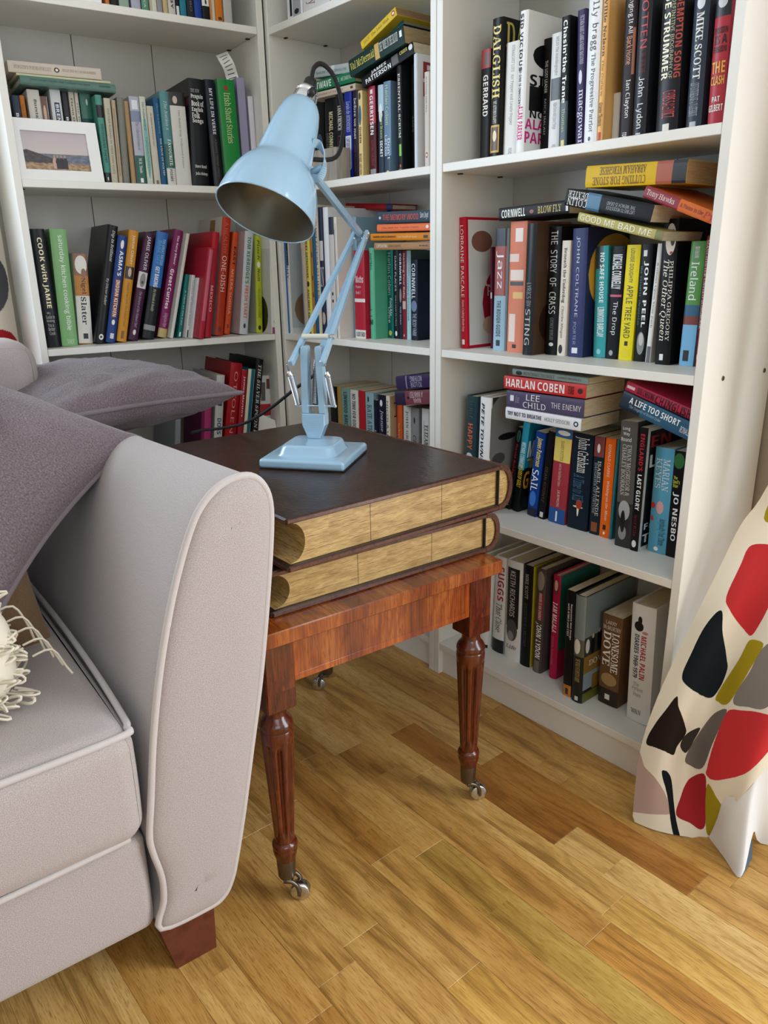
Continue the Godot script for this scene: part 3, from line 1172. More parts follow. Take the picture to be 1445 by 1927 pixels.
	for x in [-0.037, 0.034]:
		lathe(st, [Vector2(0.0005, 0.002), Vector2(0.0032, 0.0015), Vector2(0.0032, -0.0015), Vector2(0.0005, -0.002)], 10, Transform3D(Basis(Vector3(0, 1, 0), Vector3(1, 0, 0), Vector3(0, 0, -1)), Vector3(x, pin, -0.022)))
	part("spring_pin", st, M.chrome, o)
	for k in 2:
		var top := Vector3([-0.0375, 0.0300][k], 0.166, 0.012)
		var low := Vector3([-0.0335, 0.0300][k], pin + 0.003, -0.021)
		var d := (low - top).normalized()
		st = tool()
		spring(st, top + d * 0.021, low, 0.0048, 0.0011, 30)
		var sp := part("spring", st, M.steel, o)
		st = tool()
		var ty := d.cross(Vector3.RIGHT).normalized()
		lathe(st, [Vector2(0.0012, 0.004), Vector2(0.0022, 0.003), Vector2(0.0062, -0.003), Vector2(0.0062, -0.005), Vector2(0.0045, -0.006)], 16, Transform3D(Basis(Vector3.RIGHT, -d, Vector3.RIGHT.cross(-d)), top + d * 0.017))
		tube(st, [top + d * 0.016, top - d * 0.002], 0.0016, 8)
		tube(st, [top + d * 0.018 + ty * 0.002, top + ty * 0.002], 0.0009, 6)
		part("spring_cap", st, M.chrome, sp)
	st = tool()
	spring(st, Vector3(-0.003, 0.166, -0.040), Vector3(-0.003, pin + 0.003, -0.022), 0.0052, 0.0011, 34)
	part("spring", st, M.steel, o)
	# upper arm
	var joint := Vector3(-0.006, 0.482, -0.018)
	st = tool()
	bar(st, Vector3(0.0, 0.374, -0.352), joint + Vector3(0, -0.006, -0.016), Vector3.RIGHT, 0.0115, 0.0135)
	var ua := part("upper_arm", st, M.lamp_blue, o)
	st = tool()
	lathe(st, [Vector2(0.0005, 0.0125), Vector2(0.006, 0.012), Vector2(0.0075, 0.010), Vector2(0.0075, -0.010), Vector2(0.006, -0.012), Vector2(0.0005, -0.0125)], 18, Transform3D(Basis(Vector3(0, 1, 0), Vector3(1, 0, 0), Vector3(0, 0, -1)), Vector3(0, 0.374, -0.345)))
	part("elbow_pivot", st, M.lamp_blue, ua)
	# shade: local y' runs from the rim up to the cap
	var up := Vector3(0.186, 0.848, -0.496).normalized()
	var sx := (Vector3.RIGHT - up * up.x).normalized()
	var sz := sx.cross(up)
	var sxf := Transform3D(Basis(sx, up, sz), Vector3(-0.031, 0.396, 0.085))
	var oprof := [Vector2(0.0195, 0.1905), Vector2(0.0245, 0.186), Vector2(0.0295, 0.176), Vector2(0.0335, 0.160), Vector2(0.0372, 0.138), Vector2(0.0402, 0.112), Vector2(0.0425, 0.090), Vector2(0.0435, 0.0845), Vector2(0.0455, 0.0805), Vector2(0.0515, 0.0735), Vector2(0.0595, 0.062), Vector2(0.0665, 0.046), Vector2(0.0715, 0.028), Vector2(0.0745, 0.012), Vector2(0.0755, 0.003), Vector2(0.0757, 0.0)]
	st = tool()
	lathe(st, oprof, 56, Transform3D.IDENTITY, false)
	var sh := part("shade", st, M.lamp_blue, o, sxf)
	st = tool()
	var ip := []
	for p in oprof:
		ip.append(Vector2(maxf(p.x - 0.0011, 0.002), p.y - 0.0004))
	lathe(st, ip, 56, Transform3D.IDENTITY, false)
	part("reflector", st, M.lamp_inner, sh)
	st = tool()
	var rim := []
	for k in 64:
		rim.append(Vector3(cos(TAU * k / 64) * 0.0752, 0.0002, sin(TAU * k / 64) * 0.0752))
	tube(st, rim, 0.0011, 6, true)
	part("rim", st, M.lamp_blue, sh)
	st = tool()
	lathe(st, [Vector2(0.0125, 0.2155), Vector2(0.0150, 0.2135), Vector2(0.0178, 0.2095), Vector2(0.0183, 0.2065), Vector2(0.0172, 0.2045), Vector2(0.0176, 0.2025), Vector2(0.0186, 0.199), Vector2(0.0190, 0.190)], 32)
	part("lamp_holder", st, M.chrome, sh)
	st = tool()
	lathe(st, [Vector2(0.0035, 0.2325), Vector2(0.008, 0.2315), Vector2(0.0098, 0.2285), Vector2(0.0105, 0.2155)], 20)
	lathe(st, [Vector2(0.0006, 0.010), Vector2(0.0055, 0.0095), Vector2(0.006, 0.0), Vector2(0.006, -0.008)], 12, Transform3D(Basis(Vector3(0, -1, 0), Vector3(0.7, 0, 0.7), Vector3(-0.7, 0, 0.7)), Vector3(0.0135, 0.1985, 0.0125)))
	part("switch_cap", st, M.black, sh)
	st = tool()
	lathe(st, [Vector2(0.004, 0.10), Vector2(0.012, 0.12), Vector2(0.014, 0.16), Vector2(0.012, 0.188)], 16)
	part("bulb_socket", st, M.dark, sh)
	# strap hinge on the right of the shade
	st = tool()
	var strap := []
	for p in [Vector3(0.0385, 0.122, 0.0060), Vector3(0.0455, 0.126, -0.004), Vector3(0.0545, 0.116, -0.014), Vector3(0.0575, 0.100, -0.020), Vector3(0.052, 0.088, -0.026), Vector3(0.041, 0.086, -0.028)]:
		strap.append(p)
	ribbon(st, smooth_path(strap, 5), Vector3(0, 0.35, 1).normalized(), 0.013, 0.0016)
	part("shade_hinge", st, M.lamp_blue, sh)
	st = tool()
	tube(st, [Vector3(0.012, 0.09, -0.040), Vector3(0.056, 0.102, -0.020)], 0.0055, 12)
	part("hinge_pin", st, M.lamp_blue, sh)
	# braided flex: from the cap over the top and away behind
	st = tool()
	var cap := sxf * Vector3(0, 0.231, 0)
	tube(st, smooth_path([cap, cap + Vector3(0.004, 0.017, -0.003), cap + Vector3(0.016, 0.022, -0.006), cap + Vector3(0.032, 0.006, -0.012), cap + Vector3(0.041, -0.028, -0.02), cap + Vector3(0.040, -0.065, -0.03), cap + Vector3(0.024, -0.105, -0.036), joint + Vector3(0.006, 0.0, -0.012)], 6), 0.0036, 8)
	tube(st, smooth_path([Vector3(0.0, 0.155, -0.048), Vector3(-0.014, 0.140, -0.075), Vector3(-0.07, 0.105, -0.11), Vector3(-0.145, 0.055, -0.155), Vector3(-0.215, 0.018, -0.195), Vector3(-0.27, 0.0045, -0.20), Vector3(-0.30, 0.0042, -0.18), Vector3(-0.312, 0.0042, -0.15)], 6), 0.0031, 8)
	part("flex", st, M.cord, o)


func prism(st: SurfaceTool, pts: Array, z0: float, z1: float, b := 0.0012) -> void:
	var c := Vector2.ZERO
	for p in pts:
		c += p
	c /= pts.size()
	var rings := []
	for s in [[z0, b], [z0 + b, 0.0], [z1 - b, 0.0], [z1, b]]:
		var r := PackedVector3Array()
		for p in pts:
			var q: Vector2 = p + (c - p).normalized() * s[1]
			r.append(Vector3(q.x, q.y, s[0]))
		rings.append(r)
	loft(st, rings, true, true, -1)


func ribbon(st: SurfaceTool, pts: Array, across: Vector3, w: float, t: float) -> void:
	var rings := []
	for i in pts.size():
		var d: Vector3 = (pts[mini(i + 1, pts.size() - 1)] - pts[maxi(i - 1, 0)]).normalized()
		var a := (across - d * across.dot(d)).normalized()
		var n := d.cross(a)
		rings.append(PackedVector3Array([pts[i] - a * w / 2 - n * t / 2, pts[i] + a * w / 2 - n * t / 2, pts[i] + a * w / 2 + n * t / 2, pts[i] - a * w / 2 + n * t / 2]))
	loft(st, rings, true, true, -1)


# ---------------------------------------------------------------- books

var cur_run: Transform3D
var cur_group := ""
var fonts := {}
var glyphs := {}


func font(code: String) -> SystemFont:
	var k := code.replace("i", "")
	if not fonts.has(k):
		var f := SystemFont.new()
		f.font_names = PackedStringArray([{"s": "Droid Sans", "b": "Droid Sans", "r": "Droid Serif", "R": "Droid Serif", "m": "Droid Sans Mono"}[k]])
		f.font_weight = 700 if k in ["b", "R"] else 400
		fonts[k] = f
	return fonts[k]


func text_tris(txt: String, code: String) -> PackedVector3Array:   # triangles of a line of type, scaled to a unit box
	var key := code + txt
	if glyphs.has(key):
		return glyphs[key]
	var m := TextMesh.new()
	m.text = txt
	m.font = font(code)
	m.font_size = 24
	m.pixel_size = 0.01
	m.depth = 0.0
	m.curve_step = 1.2
	var arr := m.get_mesh_arrays()
	var v: PackedVector3Array = arr[Mesh.ARRAY_VERTEX]
	var idx = arr[Mesh.ARRAY_INDEX]
	var o := PackedVector3Array()
	if idx != null and idx.size() > 0:
		for i in idx:
			o.append(v[i])
	else:
		o = v
	if code.contains("i"):
		for i in o.size():
			o[i].x += o[i].y * 0.22
	var lo := Vector3(INF, INF, INF)
	var hi := -lo
	for p in o:
		lo = lo.min(p)
		hi = hi.max(p)
	for i in o.size():
		o[i] = Vector3((o[i].x - lo.x) / maxf(hi.x - lo.x, 1e-5), (o[i].y - lo.y) / maxf(hi.y - lo.y, 1e-5), 0)
	glyphs[key] = o
	return o


func cq(st: SurfaceTool, col: Color, a: Vector3, b: Vector3, c: Vector3, d: Vector3) -> void:   # a coloured quad, counter-clockwise from outside
	st.set_color(col)
	for p in [a, c, b, a, d, c]:
		st.add_vertex(p)


func book(xf: Transform3D, w: float, h: float, d: float, kind: String, hex: String, design: String, label: String) -> void:
	# local frame: spine faces +z, foot at y = 0, front cover on +x
	var o := thing("book", label, "book", xf, cur_group)
	var col := Color.html(hex)
	var hard := kind == "h"
	var bt := minf(0.0026 if hard else 0.0007, w * 0.2)
	var bulge := minf(0.0026 if hard else 0.0006, w * 0.12)
	var sp := func(t: float) -> float: return bulge * (1.0 - t * t) - minf(0.0011, w * 0.12) * pow(absf(t), 7.0)
	var zs := -0.0004
	var st := tool()
	st.set_smooth_group(-1)
	var x := w / 2
	for s in [-1.0, 1.0]:   # boards
		var x0: float = s * x
		var x1: float = s * (x - bt)
		var z1: float = zs + sp.call(1.0)
		var q := [Vector3(x0, 0, -d), Vector3(x0, 0, z1), Vector3(x0, h, z1), Vector3(x0, h, -d)]
		var e := [Vector3(x1, 0, -d), Vector3(x1, 0, z1), Vector3(x1, h, z1), Vector3(x1, h, -d)]
		if s < 0:
			cq(st, col, q[0], q[1], q[2], q[3])
			cq(st, col, e[1], e[0], e[3], e[2])
		else:
			cq(st, col, q[1], q[0], q[3], q[2])
			cq(st, col, e[0], e[1], e[2], e[3])
		for i in 4:
			var j := (i + 1) % 4
			cq(st, col, q[i], q[j], e[j], e[i])
	var n := 8
	st.set_smooth_group(2)
	for i in n:
		var t0 := -1.0 + 2.0 * i / n
		var t1 := -1.0 + 2.0 * (i + 1) / n
		var a0 := Vector3(t0 * x, 0, zs + sp.call(t0))
		var a1 := Vector3(t1 * x, 0, zs + sp.call(t1))
		cq(st, col, a0, a1, a1 + Vector3(0, h, 0), a0 + Vector3(0, h, 0))
	st.set_smooth_group(-1)
	for i in n:   # thickness of the spine at head and foot
		var t0 := -1.0 + 2.0 * i / n
		var t1 := -1.0 + 2.0 * (i + 1) / n
		for y in [0.0, h]:
			var a0 := Vector3(t0 * x, y, zs + sp.call(t0))
			var a1 := Vector3(t1 * x, y, zs + sp.call(t1))
			var b1 := Vector3(t1 * x, y, zs - 0.0012)
			var b0 := Vector3(t0 * x, y, zs - 0.0012)
			if y > 0.0:
				cq(st, col, a0, a1, b1, b0)
			else:
				cq(st, col, a1, a0, b0, b1)
	part("cover", st, M.cover_gloss if hard else M.cover_paper, o)
	var items := design.split(";", false)
	var page := Color.html("e6dcc4") if hard else Color.html("dccfb2")
	for it in items:
		if it.begins_with("pg|"):
			page = Color.html(it.substr(3))
	st = tool()
	st.set_smooth_group(-1)
	var ov := 0.003 if hard else 0.0002
	var px := x - bt - 0.0001
	var lo := Vector3(-px, ov, -d + (0.003 if hard else 0.0003))
	var hi := Vector3(px, h - ov, zs - 0.0002 - (0.0008 if hard else 0.0))
	cq(st, page, Vector3(lo.x, hi.y, hi.z), Vector3(hi.x, hi.y, hi.z), Vector3(hi.x, hi.y, lo.z), Vector3(lo.x, hi.y, lo.z))
	cq(st, page, Vector3(lo.x, lo.y, lo.z), Vector3(hi.x, lo.y, lo.z), Vector3(hi.x, lo.y, hi.z), Vector3(lo.x, lo.y, hi.z))
	cq(st, page, Vector3(hi.x, lo.y, lo.z), Vector3(lo.x, lo.y, lo.z), Vector3(lo.x, hi.y, lo.z), Vector3(hi.x, hi.y, lo.z))
	part("page_block", st, M.pages, o)
	print_design(o, items, w, h, d, zs, sp)


func print_design(o: Node3D, items: PackedStringArray, w: float, h: float, d: float, zs: float, sp: Callable) -> void:
	var shapes := tool()
	var letters := tool()
	var ns := 0
	var nl := 0
	var x := w / 2
	shapes.set_smooth_group(-1)
	letters.set_smooth_group(-1)
	var on := func(face_: String, u: float, v: float, lift: float) -> Vector3:   # u from the left, v from the foot of the face as it is looked at
		if face_ == "f":
			return Vector3(x + lift, v * h, zs - 0.0012 - u * (d - 0.0014))
		if face_ == "b":
			return Vector3(-x - lift, v * h, zs - 0.0012 - (1.0 - u) * (d - 0.0014))
		var t := 2.0 * u - 1.0
		return Vector3(t * x, v * h, zs + sp.call(t) + lift)
	var lift := 0.00012
	for it in items:
		var p := it.split("|")
		if p.size() < 3:
			continue
		if p[0] == "t":
			var bx := p[3].split_floats(",")
			var mode := p[4]
			var c := Color.html(p[2])
			var f := "s"
			if mode == "F":
				f = "f"
			elif mode == "B":
				f = "b"
			var tris := text_tris(p[5], p[1])
			letters.set_color(c)
			for q in tris:
				var u: float
				var v: float
				if mode == "d":
					u = lerpf(bx[0], bx[1], q.y)
					v = lerpf(bx[3], bx[2], q.x)
				elif mode == "u":
					u = lerpf(bx[1], bx[0], q.y)
					v = lerpf(bx[2], bx[3], q.x)
				else:
					u = lerpf(bx[0], bx[1], q.x)
					v = lerpf(bx[2], bx[3], q.y)
				letters.add_vertex(on.call(f, u, v, 0.0006 if f == "s" else 0.0005))
			nl += tris.size()
			continue
		var bx := p[2].split_floats(",")
		var c := Color.html(p[1])
		var f := "s"
		var k := p[0]
		if k.length() == 2:
			f = k[0]
			k = k[1]
		lift += 0.00003
		if k == "r":
			var u0 := clampf(bx[0], 0.0, 1.0)
			var u1 := clampf(bx[1], 0.0, 1.0)
			var seg := 8 if f == "s" else 1
			for i in seg:
				var a := lerpf(u0, u1, float(i) / seg)
				var b := lerpf(u0, u1, float(i + 1) / seg)
				cq(shapes, c, on.call(f, a, bx[2], lift), on.call(f, b, bx[2], lift), on.call(f, b, bx[3], lift), on.call(f, a, bx[3], lift))
		else:
			var seg := 22
			var rows := 8   # strips across, so that the print follows the curve of the spine
			for i in rows:
				var a := -1.0 + 2.0 * i / rows
				var b := -1.0 + 2.0 * (i + 1) / rows
				for j in 4:
					var a2 := lerpf(a, b, j / 4.0)
					var b2 := lerpf(a, b, (j + 1) / 4.0)
					var ya := sqrt(maxf(0.0, 1.0 - a2 * a2))
					var yb := sqrt(maxf(0.0, 1.0 - b2 * b2))
					var cx := (bx[0] + bx[1]) / 2
					var rx := (bx[1] - bx[0]) / 2
					var cy := (bx[2] + bx[3]) / 2
					var ry := (bx[3] - bx[2]) / 2
					var ua := cx + rx * a2
					var ub := cx + rx * b2
					if ub <= 0.0 or ua >= 1.0:
						continue
					ua = clampf(ua, 0.0, 1.0)
					ub = clampf(ub, 0.0, 1.0)
					cq(shapes, c, on.call(f, ua, cy - ry * ya, lift), on.call(f, ub, cy - ry * yb, lift), on.call(f, ub, minf(cy + ry * yb, 1.0), lift), on.call(f, ua, minf(cy + ry * ya, 1.0), lift))
		ns += 1
	if ns:
		part("cover_print", shapes, M.print, o)
	if nl:
		part("lettering", letters, M.print, o)


func shelf_row(run: Transform3D, group: String) -> void:
	cur_run = run
	cur_group = group


func bk(u: float, y: float, sb: float, w: float, h: float, d: float, lean: float, kind: String, hex: String, design: String, label: String) -> void:
	# (u, y) is the lower left corner of the spine, sb its distance behind the shelf's front edge; leaning books stand on their lower corner
	var lift := maxf(0.0, w * sin(lean)) if lean > 0.0 else 0.0
	var b := Basis(Vector3.BACK, -lean)
	var p := Vector3(u, y + 0.0002 + lift * 0.98, -sb) + b * Vector3(w / 2, 0, 0)
	if lean < 0.0:
		p.y += 0.0
	book(cur_run * Transform3D(b, p), w, h, d, kind, hex, design, label)


func ly(u: float, y: float, sb: float, length: float, th: float, d: float, angle: float, flip: int, kind: String, hex: String, design: String, label: String) -> void:
	# lying on its side: head of the spine to the left, or to the right where flip is set
	var b := Basis(Vector3.BACK, angle)
	var c := Vector3(u, y, -sb) + b * Vector3(length / 2, th / 2, 0)
	var t := b * Basis(Vector3.BACK, -PI / 2 if flip else PI / 2)
	book(cur_run * Transform3D(t, c - t * Vector3(0, length / 2, 0)), th, length, d, kind, hex, design, label)


func books() -> void:
	shelf_row(RUN_R, "biographies on the upper shelf of the right bookcase")
	bk(0.6463, 1.1432, 0.067, 0.0248, 0.1981, 0.13, -0.0078, "p", "141113", "r|a3262a|0,1,.84,1;r|6f4a42|.3,1,.86,.97;t|b|e8e2da|.3,.8,.42,.78|d|GERRARD", "black paperback with a red top and pale block letters, leftmost on the upper right shelf")
	bk(0.6794, 1.1432, 0.059, 0.0269, 0.2416, 0.153, 0.001, "h", "121212", "t|R|e6d27a|.2,.85,.45,.95|d|DALGLISH;t|r|e8e4d4|.35,.65,.27,.43|d|MY AUTOBIOGRAPHY;r|c9a24a|.12,.9,.06,.26;r|5a4638|.2,.82,.075,.245;e|e8d0b0|.35,.7,.14,.22;t|R|c9b25a|.05,.4,.8,.97|F|DA", "tall black hardback lettered in yellow serif capitals, second from the left, upper right shelf")
	bk(0.7067, 1.1432, 0.067, 0.0314, 0.1983, 0.13, 0.0074, "p", "e6e4de", "t|r|8a8a88|.4,.7,.3,.97|d|STRAIGHT LIFE  Art Pepper and Laurie Pepper;t|s|777777|.45,.7,.02,.1|d|PICADOR", "plain white paperback with thin grey spine lettering beside the yellow-lettered black hardback")
	bk(0.7487, 1.1432, 0.055, 0.0191, 0.2384, 0.157, 0.0041, "h", "efefec", "t|b|121212|.12,.55,.6,.98|d|SID VICIOUS;t|b|1a1a1a|.2,.5,.36,.62|d|NO ONE IS INNOCENT;t|b|d6267f|.2,.8,.12,.36|d|ALAN PARKER;fe|141414|.1,.75,.62,.8;t|b|121212|.06,.5,.5,.58|F|SID;fr|141414|.06,.34,.33,.5;t|b|161616|.08,.35,.28,.33|F|NO;t|b|d6267f|.0,.36,.2,.27|F|ALA;t|b|d6267f|.0,.36,.1,.18|F|PAR", "thick white hardback with black and pink blob lettering on spine and cover")
	bk(0.7706, 1.1432, 0.1, 0.0176, 0.1979, 0.112, -0.0079, "p", "161617", "t|s|d8d6d0|.35,.7,.55,.82|d|THE LOST LEADER;t|s|a8a8a8|.4,.65,.2,.5|d|MICK IMLAH;r|e8e8e8|.3,.75,.02,.07", "slim black paperback with small white capitals, right of the white and pink hardback")
	bk(0.797, 1.1432, 0.09, 0.0244, 0.1993, 0.122, -0.0107, "p", "e9e9e7", "t|r|777777|.35,.7,.66,.97|d|MILES The Autobiography;r|54575a|.1,.95,.46,.64;t|r|8c8c8c|.3,.75,.22,.44|d|Miles Davis with Quincy Troupe;t|s|666666|.4,.7,.02,.09|d|PICADOR", "white paperback with a grey photo band halfway down its spine")
	bk(0.8396, 1.1432, 0.067, 0.0173, 0.2142, 0.14, -0.0311, "p", "15181a", "r|33474c|0,1,0,.38;t|b|f0eee8|.3,.8,.37,.97|d|Chasin'the Trane;t|s|b6b08c|.35,.75,.15,.33|d|Thomas;r|d8c070|.3,.7,.03,.09", "black paperback with a teal-grey foot and bold white lower-case lettering")
	bk(0.8702, 1.1432, 0.075, 0.0172, 0.2195, 0.137, -0.0478, "p", "3a2f55", "t|r|c9c3d6|.4,.85,.62,.96|d|VICTORIA MARY CLARKE & SHANE MACGOWAN;t|r|e2dff0|.2,.85,.03,.44|d|macgowan;e|cfcfe0|.3,.7,.48,.58", "dark purple hardback with pale lower-case serif lettering at its foot")
	bk(0.8988, 1.1432, 0.06, 0.0256, 0.2388, 0.15, -0.0261, "h", "eceef0", "t|m|1a1c20|.3,.85,.62,.99|d|billy bragg;t|r|22262a|.35,.75,.1,.6|d|The Progressive Patriot;e|444444|.4,.6,.04,.07", "tall white hardback printed with black typewriter lettering")
	bk(0.9252, 1.1432, 0.06, 0.0113, 0.2385, 0.152, -0.0157, "h", "eab26a", "t|R|3a2a1a|.3,.8,.57,.94|d|Willie Nelson;t|r|7a5a34|.35,.7,.32,.55|d|The Outlaw;t|R|5a4022|.2,.85,.13,.28|d|Graeme Thomson;r|b0322c|.25,.75,.02,.09", "tall apricot orange hardback with elegant dark serif lettering")
	bk(0.9373, 1.1432, 0.085, 0.0138, 0.0825, 0.12, -0.0213, "p", "d9d7d0", "", "short white booklet wedged between the apricot and dark brown hardbacks")
	bk(0.9654, 1.1432, 0.067, 0.0234, 0.2249, 0.145, -0.0332, "p", "24171a", "t|s|ece6dc|.3,.75,.72,.99|d|Bringing It All;t|s|d98a52|.3,.75,.52,.7|d|Back Home;t|s|ece6dc|.3,.75,.17,.42|d|Ian Clayton;t|s|f2efe8|.25,.7,.01,.07|d|route;r|8a4a2a|.75,.95,.45,.75", "tall dark brown hardback with a guitar photo and white and orange lettering")
	bk(0.9926, 1.1432, 0.063, 0.0239, 0.2238, 0.149, -0.0284, "h", "2e3136", "t|s|c2464e|.35,.8,.6,.95|d|ROTTEN;t|s|7a3238|.4,.8,.44,.58|d|NO IRISH NO BLACKS NO DOGS;t|m|eeeeee|.25,.8,.08,.42|d|John Lydon;t|s|c8c8c8|.35,.7,.01,.05|d|h", "tall charcoal hardback with red capitals above white typewriter lettering")
	bk(1.0405, 1.1432, 0.055, 0.0374, 0.2115, 0.157, -0.0369, "h", "232227", "t|b|b0463a|.72,.98,.38,.98|d|REDEMPTION SONG;t|s|b9b38a|.5,.66,.38,.98|d|THE DEFINITIVE BIOGRAPHY OF;t|b|ece4c4|.08,.46,.38,.98|d|JOE STRUMMER;t|s|d0504e|.3,.85,.12,.3|d|CHRIS SALEWICZ;r|dcd8cc|.35,.65,.03,.08", "thick near-black hardback with shadowed cream capitals and red author lettering")
	bk(1.0874, 1.1432, 0.063, 0.0251, 0.1955, 0.149, -0.0288, "h", "39424d", "t|R|e4e2dc|.3,.75,.38,.84|d|MIKE SCOTT;t|r|b0b2b4|.2,.75,.12,.36|d|ADVENTURES OF A WATERBOY;e|d8dadc|.25,.75,.86,.95;r|b8babc|.3,.7,.02,.08", "tall slate blue hardback with a small white chair emblem and pale capitals")
	bk(1.1243, 1.1432, 0.061, 0.0239, 0.1839, 0.15, -0.0357, "h", "b23a44", "r|1c2026|0,1,.82,1;e|c8c8c8|.2,.8,.88,.97;t|b|1c1416|.1,.92,.7,.745|h|PASSION;t|b|1c1416|.1,.92,.625,.69|h|IS A;t|b|1c1416|.1,.92,.565,.61|h|FASHION;t|b|ecb04a|.08,.92,.415,.5|h|THE;t|b|ecb04a|.08,.92,.33,.395|h|CLASH;t|b|f2e8e0|.25,.75,.205,.245|h|PAT;t|b|f2e8e0|.05,.95,.135,.185|h|GILBERT", "red hardback with stacked yellow and black capitals, rightmost on the upper right shelf")
	shelf_row(RUN_R, "books on the middle shelf of the right bookcase")
	bk(0.6185, 0.7806, 0.0506, 0.0181, 0.2638, 0.1614, -0.0434, "h", "c01c30", "t|s|f6eeee|.3,.75,.4,.94|d|LORRAINE PASCALE;t|si|f0dcdc|.3,.75,.13,.38|d|Home Cooking Made Easy;r|f4f4f4|.3,.7,.03,.07;fr|dcdad4|.04,.98,.02,.98;fe|a82436|.3,1.2,.05,.64;fe|8a5a4a|.1,.5,.74,.9;fe|d8b89a|.3,.6,.1,.24;t|s|eee6e6|.36,.6,.48,.56|F|LO;t|s|eee6e6|.4,.62,.4,.48|F|PA", "slim bright red cookery hardback with a photographic white cover, leftmost on the middle right shelf")
	bk(0.6687, 0.7806, 0.0891, 0.0056, 0.2051, 0.1229, -0.0435, "p", "5e1f35", "r|e2dcd8|.2,.9,.5,.56", "slim maroon paperback squeezed behind the red cookery book")
	bk(0.6948, 0.7806, 0.0667, 0.03, 0.2389, 0.13, -0.0025, "p", "9dbccd", "r|2c343c|0,1,.86,1;r|9a4a44|0,1,.46,.86;t|s|f4ecea|.15,.8,.52,.82|d|Jazz;t|b|1e3848|.3,.65,.12,.42|d|THE ROUGH GUIDE;r|1c2c3a|.3,.65,.04,.09", "pale blue and brick-red paperback with large white lettering near the top")
	bk(0.7296, 0.7806, 0.0704, 0.0418, 0.2503, 0.14, -0.0007, "p", "e58a6e", "r|f6e2da|.1,.9,.56,.64;r|f2d8cc|.0,.6,.7,.76;r|3c4a48|.1,.9,.52,.55;r|efc070|.3,.9,.42,.47;r|f4dcd2|.1,.5,.08,.3;r|f4e6de|.35,.8,.85,.95;r|2a2420|.35,.6,.03,.06", "salmon orange paperback whose spine is streaked with white scuffs")
	bk(0.7916, 0.7806, 0.0456, 0.024, 0.2437, 0.1664, 0.0032, "h", "2d3032", "t|s|8c9092|.3,.75,.38,.56|d|LYRICS BY;t|s|c4c6c6|.25,.75,.08,.36|d|STING;fr|4e3a2a|.0,1,.0,1;fe|8e6a4c|.2,1.1,.42,.98;fe|2e1e14|.1,.5,.1,.4;fe|1c1410|.4,.6,.7,.74", "charcoal hardback with thin grey capitals and a brown portrait on its cover")
	bk(0.8233, 0.7806, 0.0779, 0.0277, 0.2369, 0.1341, -0.0145, "p", "1a1a1c", "t|m|e4e2dc|.2,.75,.33,.97|d|THE STORY OF CRASS;t|s|8a8a8a|.35,.65,.12,.3|d|GEORGE BERGER;e|e8e8e8|.3,.7,.07,.1", "black paperback with white stencil lettering running down its spine")
	bk(0.8514, 0.7806, 0.078, 0.0188, 0.2118, 0.13, -0.0032, "p", "e6ddcc", "t|R|1a1612|.25,.7,.47,.94|d|Beneath the Underdog;t|ri|3a342c|.3,.65,.16,.44|d|Charles Mingus;e|1c1a18|.2,.7,.02,.1", "slim cream paperback with black serif title between two black books")
	bk(0.8781, 0.7806, 0.0785, 0.0326, 0.232, 0.1335, -0.0206, "p", "39406a", "t|s|c2c6da|.3,.55,.32,.94|d|JOHN COLTRANE;t|s|9a9ec0|.3,.5,.1,.28|d|PORTER;r|e6e6ea|.25,.65,.03,.075;fr|262c4c|0,1,0,1;fe|dfa23a|.05,1.3,.34,.96", "indigo paperback with spaced thin capitals and a golden disc on its cover")
	bk(0.9203, 0.7806, 0.0995, 0.026, 0.2004, 0.1125, -0.0455, "p", "3fa0a4", "r|27454a|.0,.6,.8,1;t|b|eef4f2|.4,.75,.5,.94|d|NO SAFE HOUSE;t|b|e6f0ee|.3,.85,.19,.46|d|LINWOOD BARCLAY;e|8ed0d2|.3,.65,.03,.08", "teal paperback with white capitals and a dark leafy top")
	bk(0.9467, 0.7806, 0.1, 0.0273, 0.1994, 0.112, -0.0083, "p", "15181c", "t|b|f0f0f0|.15,.85,.63,.93|d|MICHAEL CONNELLY;r|c8506a|.1,.95,.56,.58;t|s|e6e6e6|.3,.75,.22,.52|d|The Drop;e|a8a8a8|.3,.6,.03,.08", "black paperback with two-line white capitals above a short pink bar")
	bk(0.9747, 0.7806, 0.1, 0.0275, 0.2009, 0.112, 0.0045, "p", "ecd92a", "t|s|2a2a18|.35,.62,.68,.97|d|LOUISE DOUGHTY;t|s|1c1c10|.28,.72,.2,.66|d|APPLE TREE YARD;r|2a2a18|.4,.65,.13,.17;e|e9d010|.15,.85,.02,.1", "bright yellow paperback with thin black capitals")
	bk(1.0074, 0.7806, 0.1, 0.0227, 0.2014, 0.112, -0.0196, "p", "16181b", "r|e4e4e4|.3,.6,.9,.95;t|b|f4f4f4|.4,.8,.3,.86|d|JOHN PEEL;t|m|4a8a84|.12,.3,.32,.82|d|the olivetti chronicles;e|8a8a88|.2,.85,.06,.26;e|c4c0ba|.35,.75,.14,.25", "black paperback with heavy white capitals over a grey photo of a bearded man")
	bk(1.0305, 0.7806, 0.1, 0.0097, 0.2017, 0.112, 0.0236, "p", "e8e6e2", "t|r|5a5a5c|.3,.7,.3,.85|d|A Ghost Upon Your Path;r|6a6a70|.2,.9,0,.14", "slim white paperback with grey serif lettering beside the thick portrait-topped black novel")
	bk(1.0571, 0.7806, 0.0882, 0.0283, 0.2397, 0.1238, -0.0341, "p", "141314", "e|e4d8c8|.25,.9,.76,.97;e|1a1414|.55,.85,.82,.93;e|b02c34|.55,.75,.765,.785;t|r|ece6da|.62,.85,.17,.72|d|PHILIPPA GREGORY;t|ri|f2ead8|.12,.58,.17,.73|d|The Other Queen;r|e8e8e8|.3,.55,.03,.075", "thick black novel topped by a white painted face, with flowing cream script")
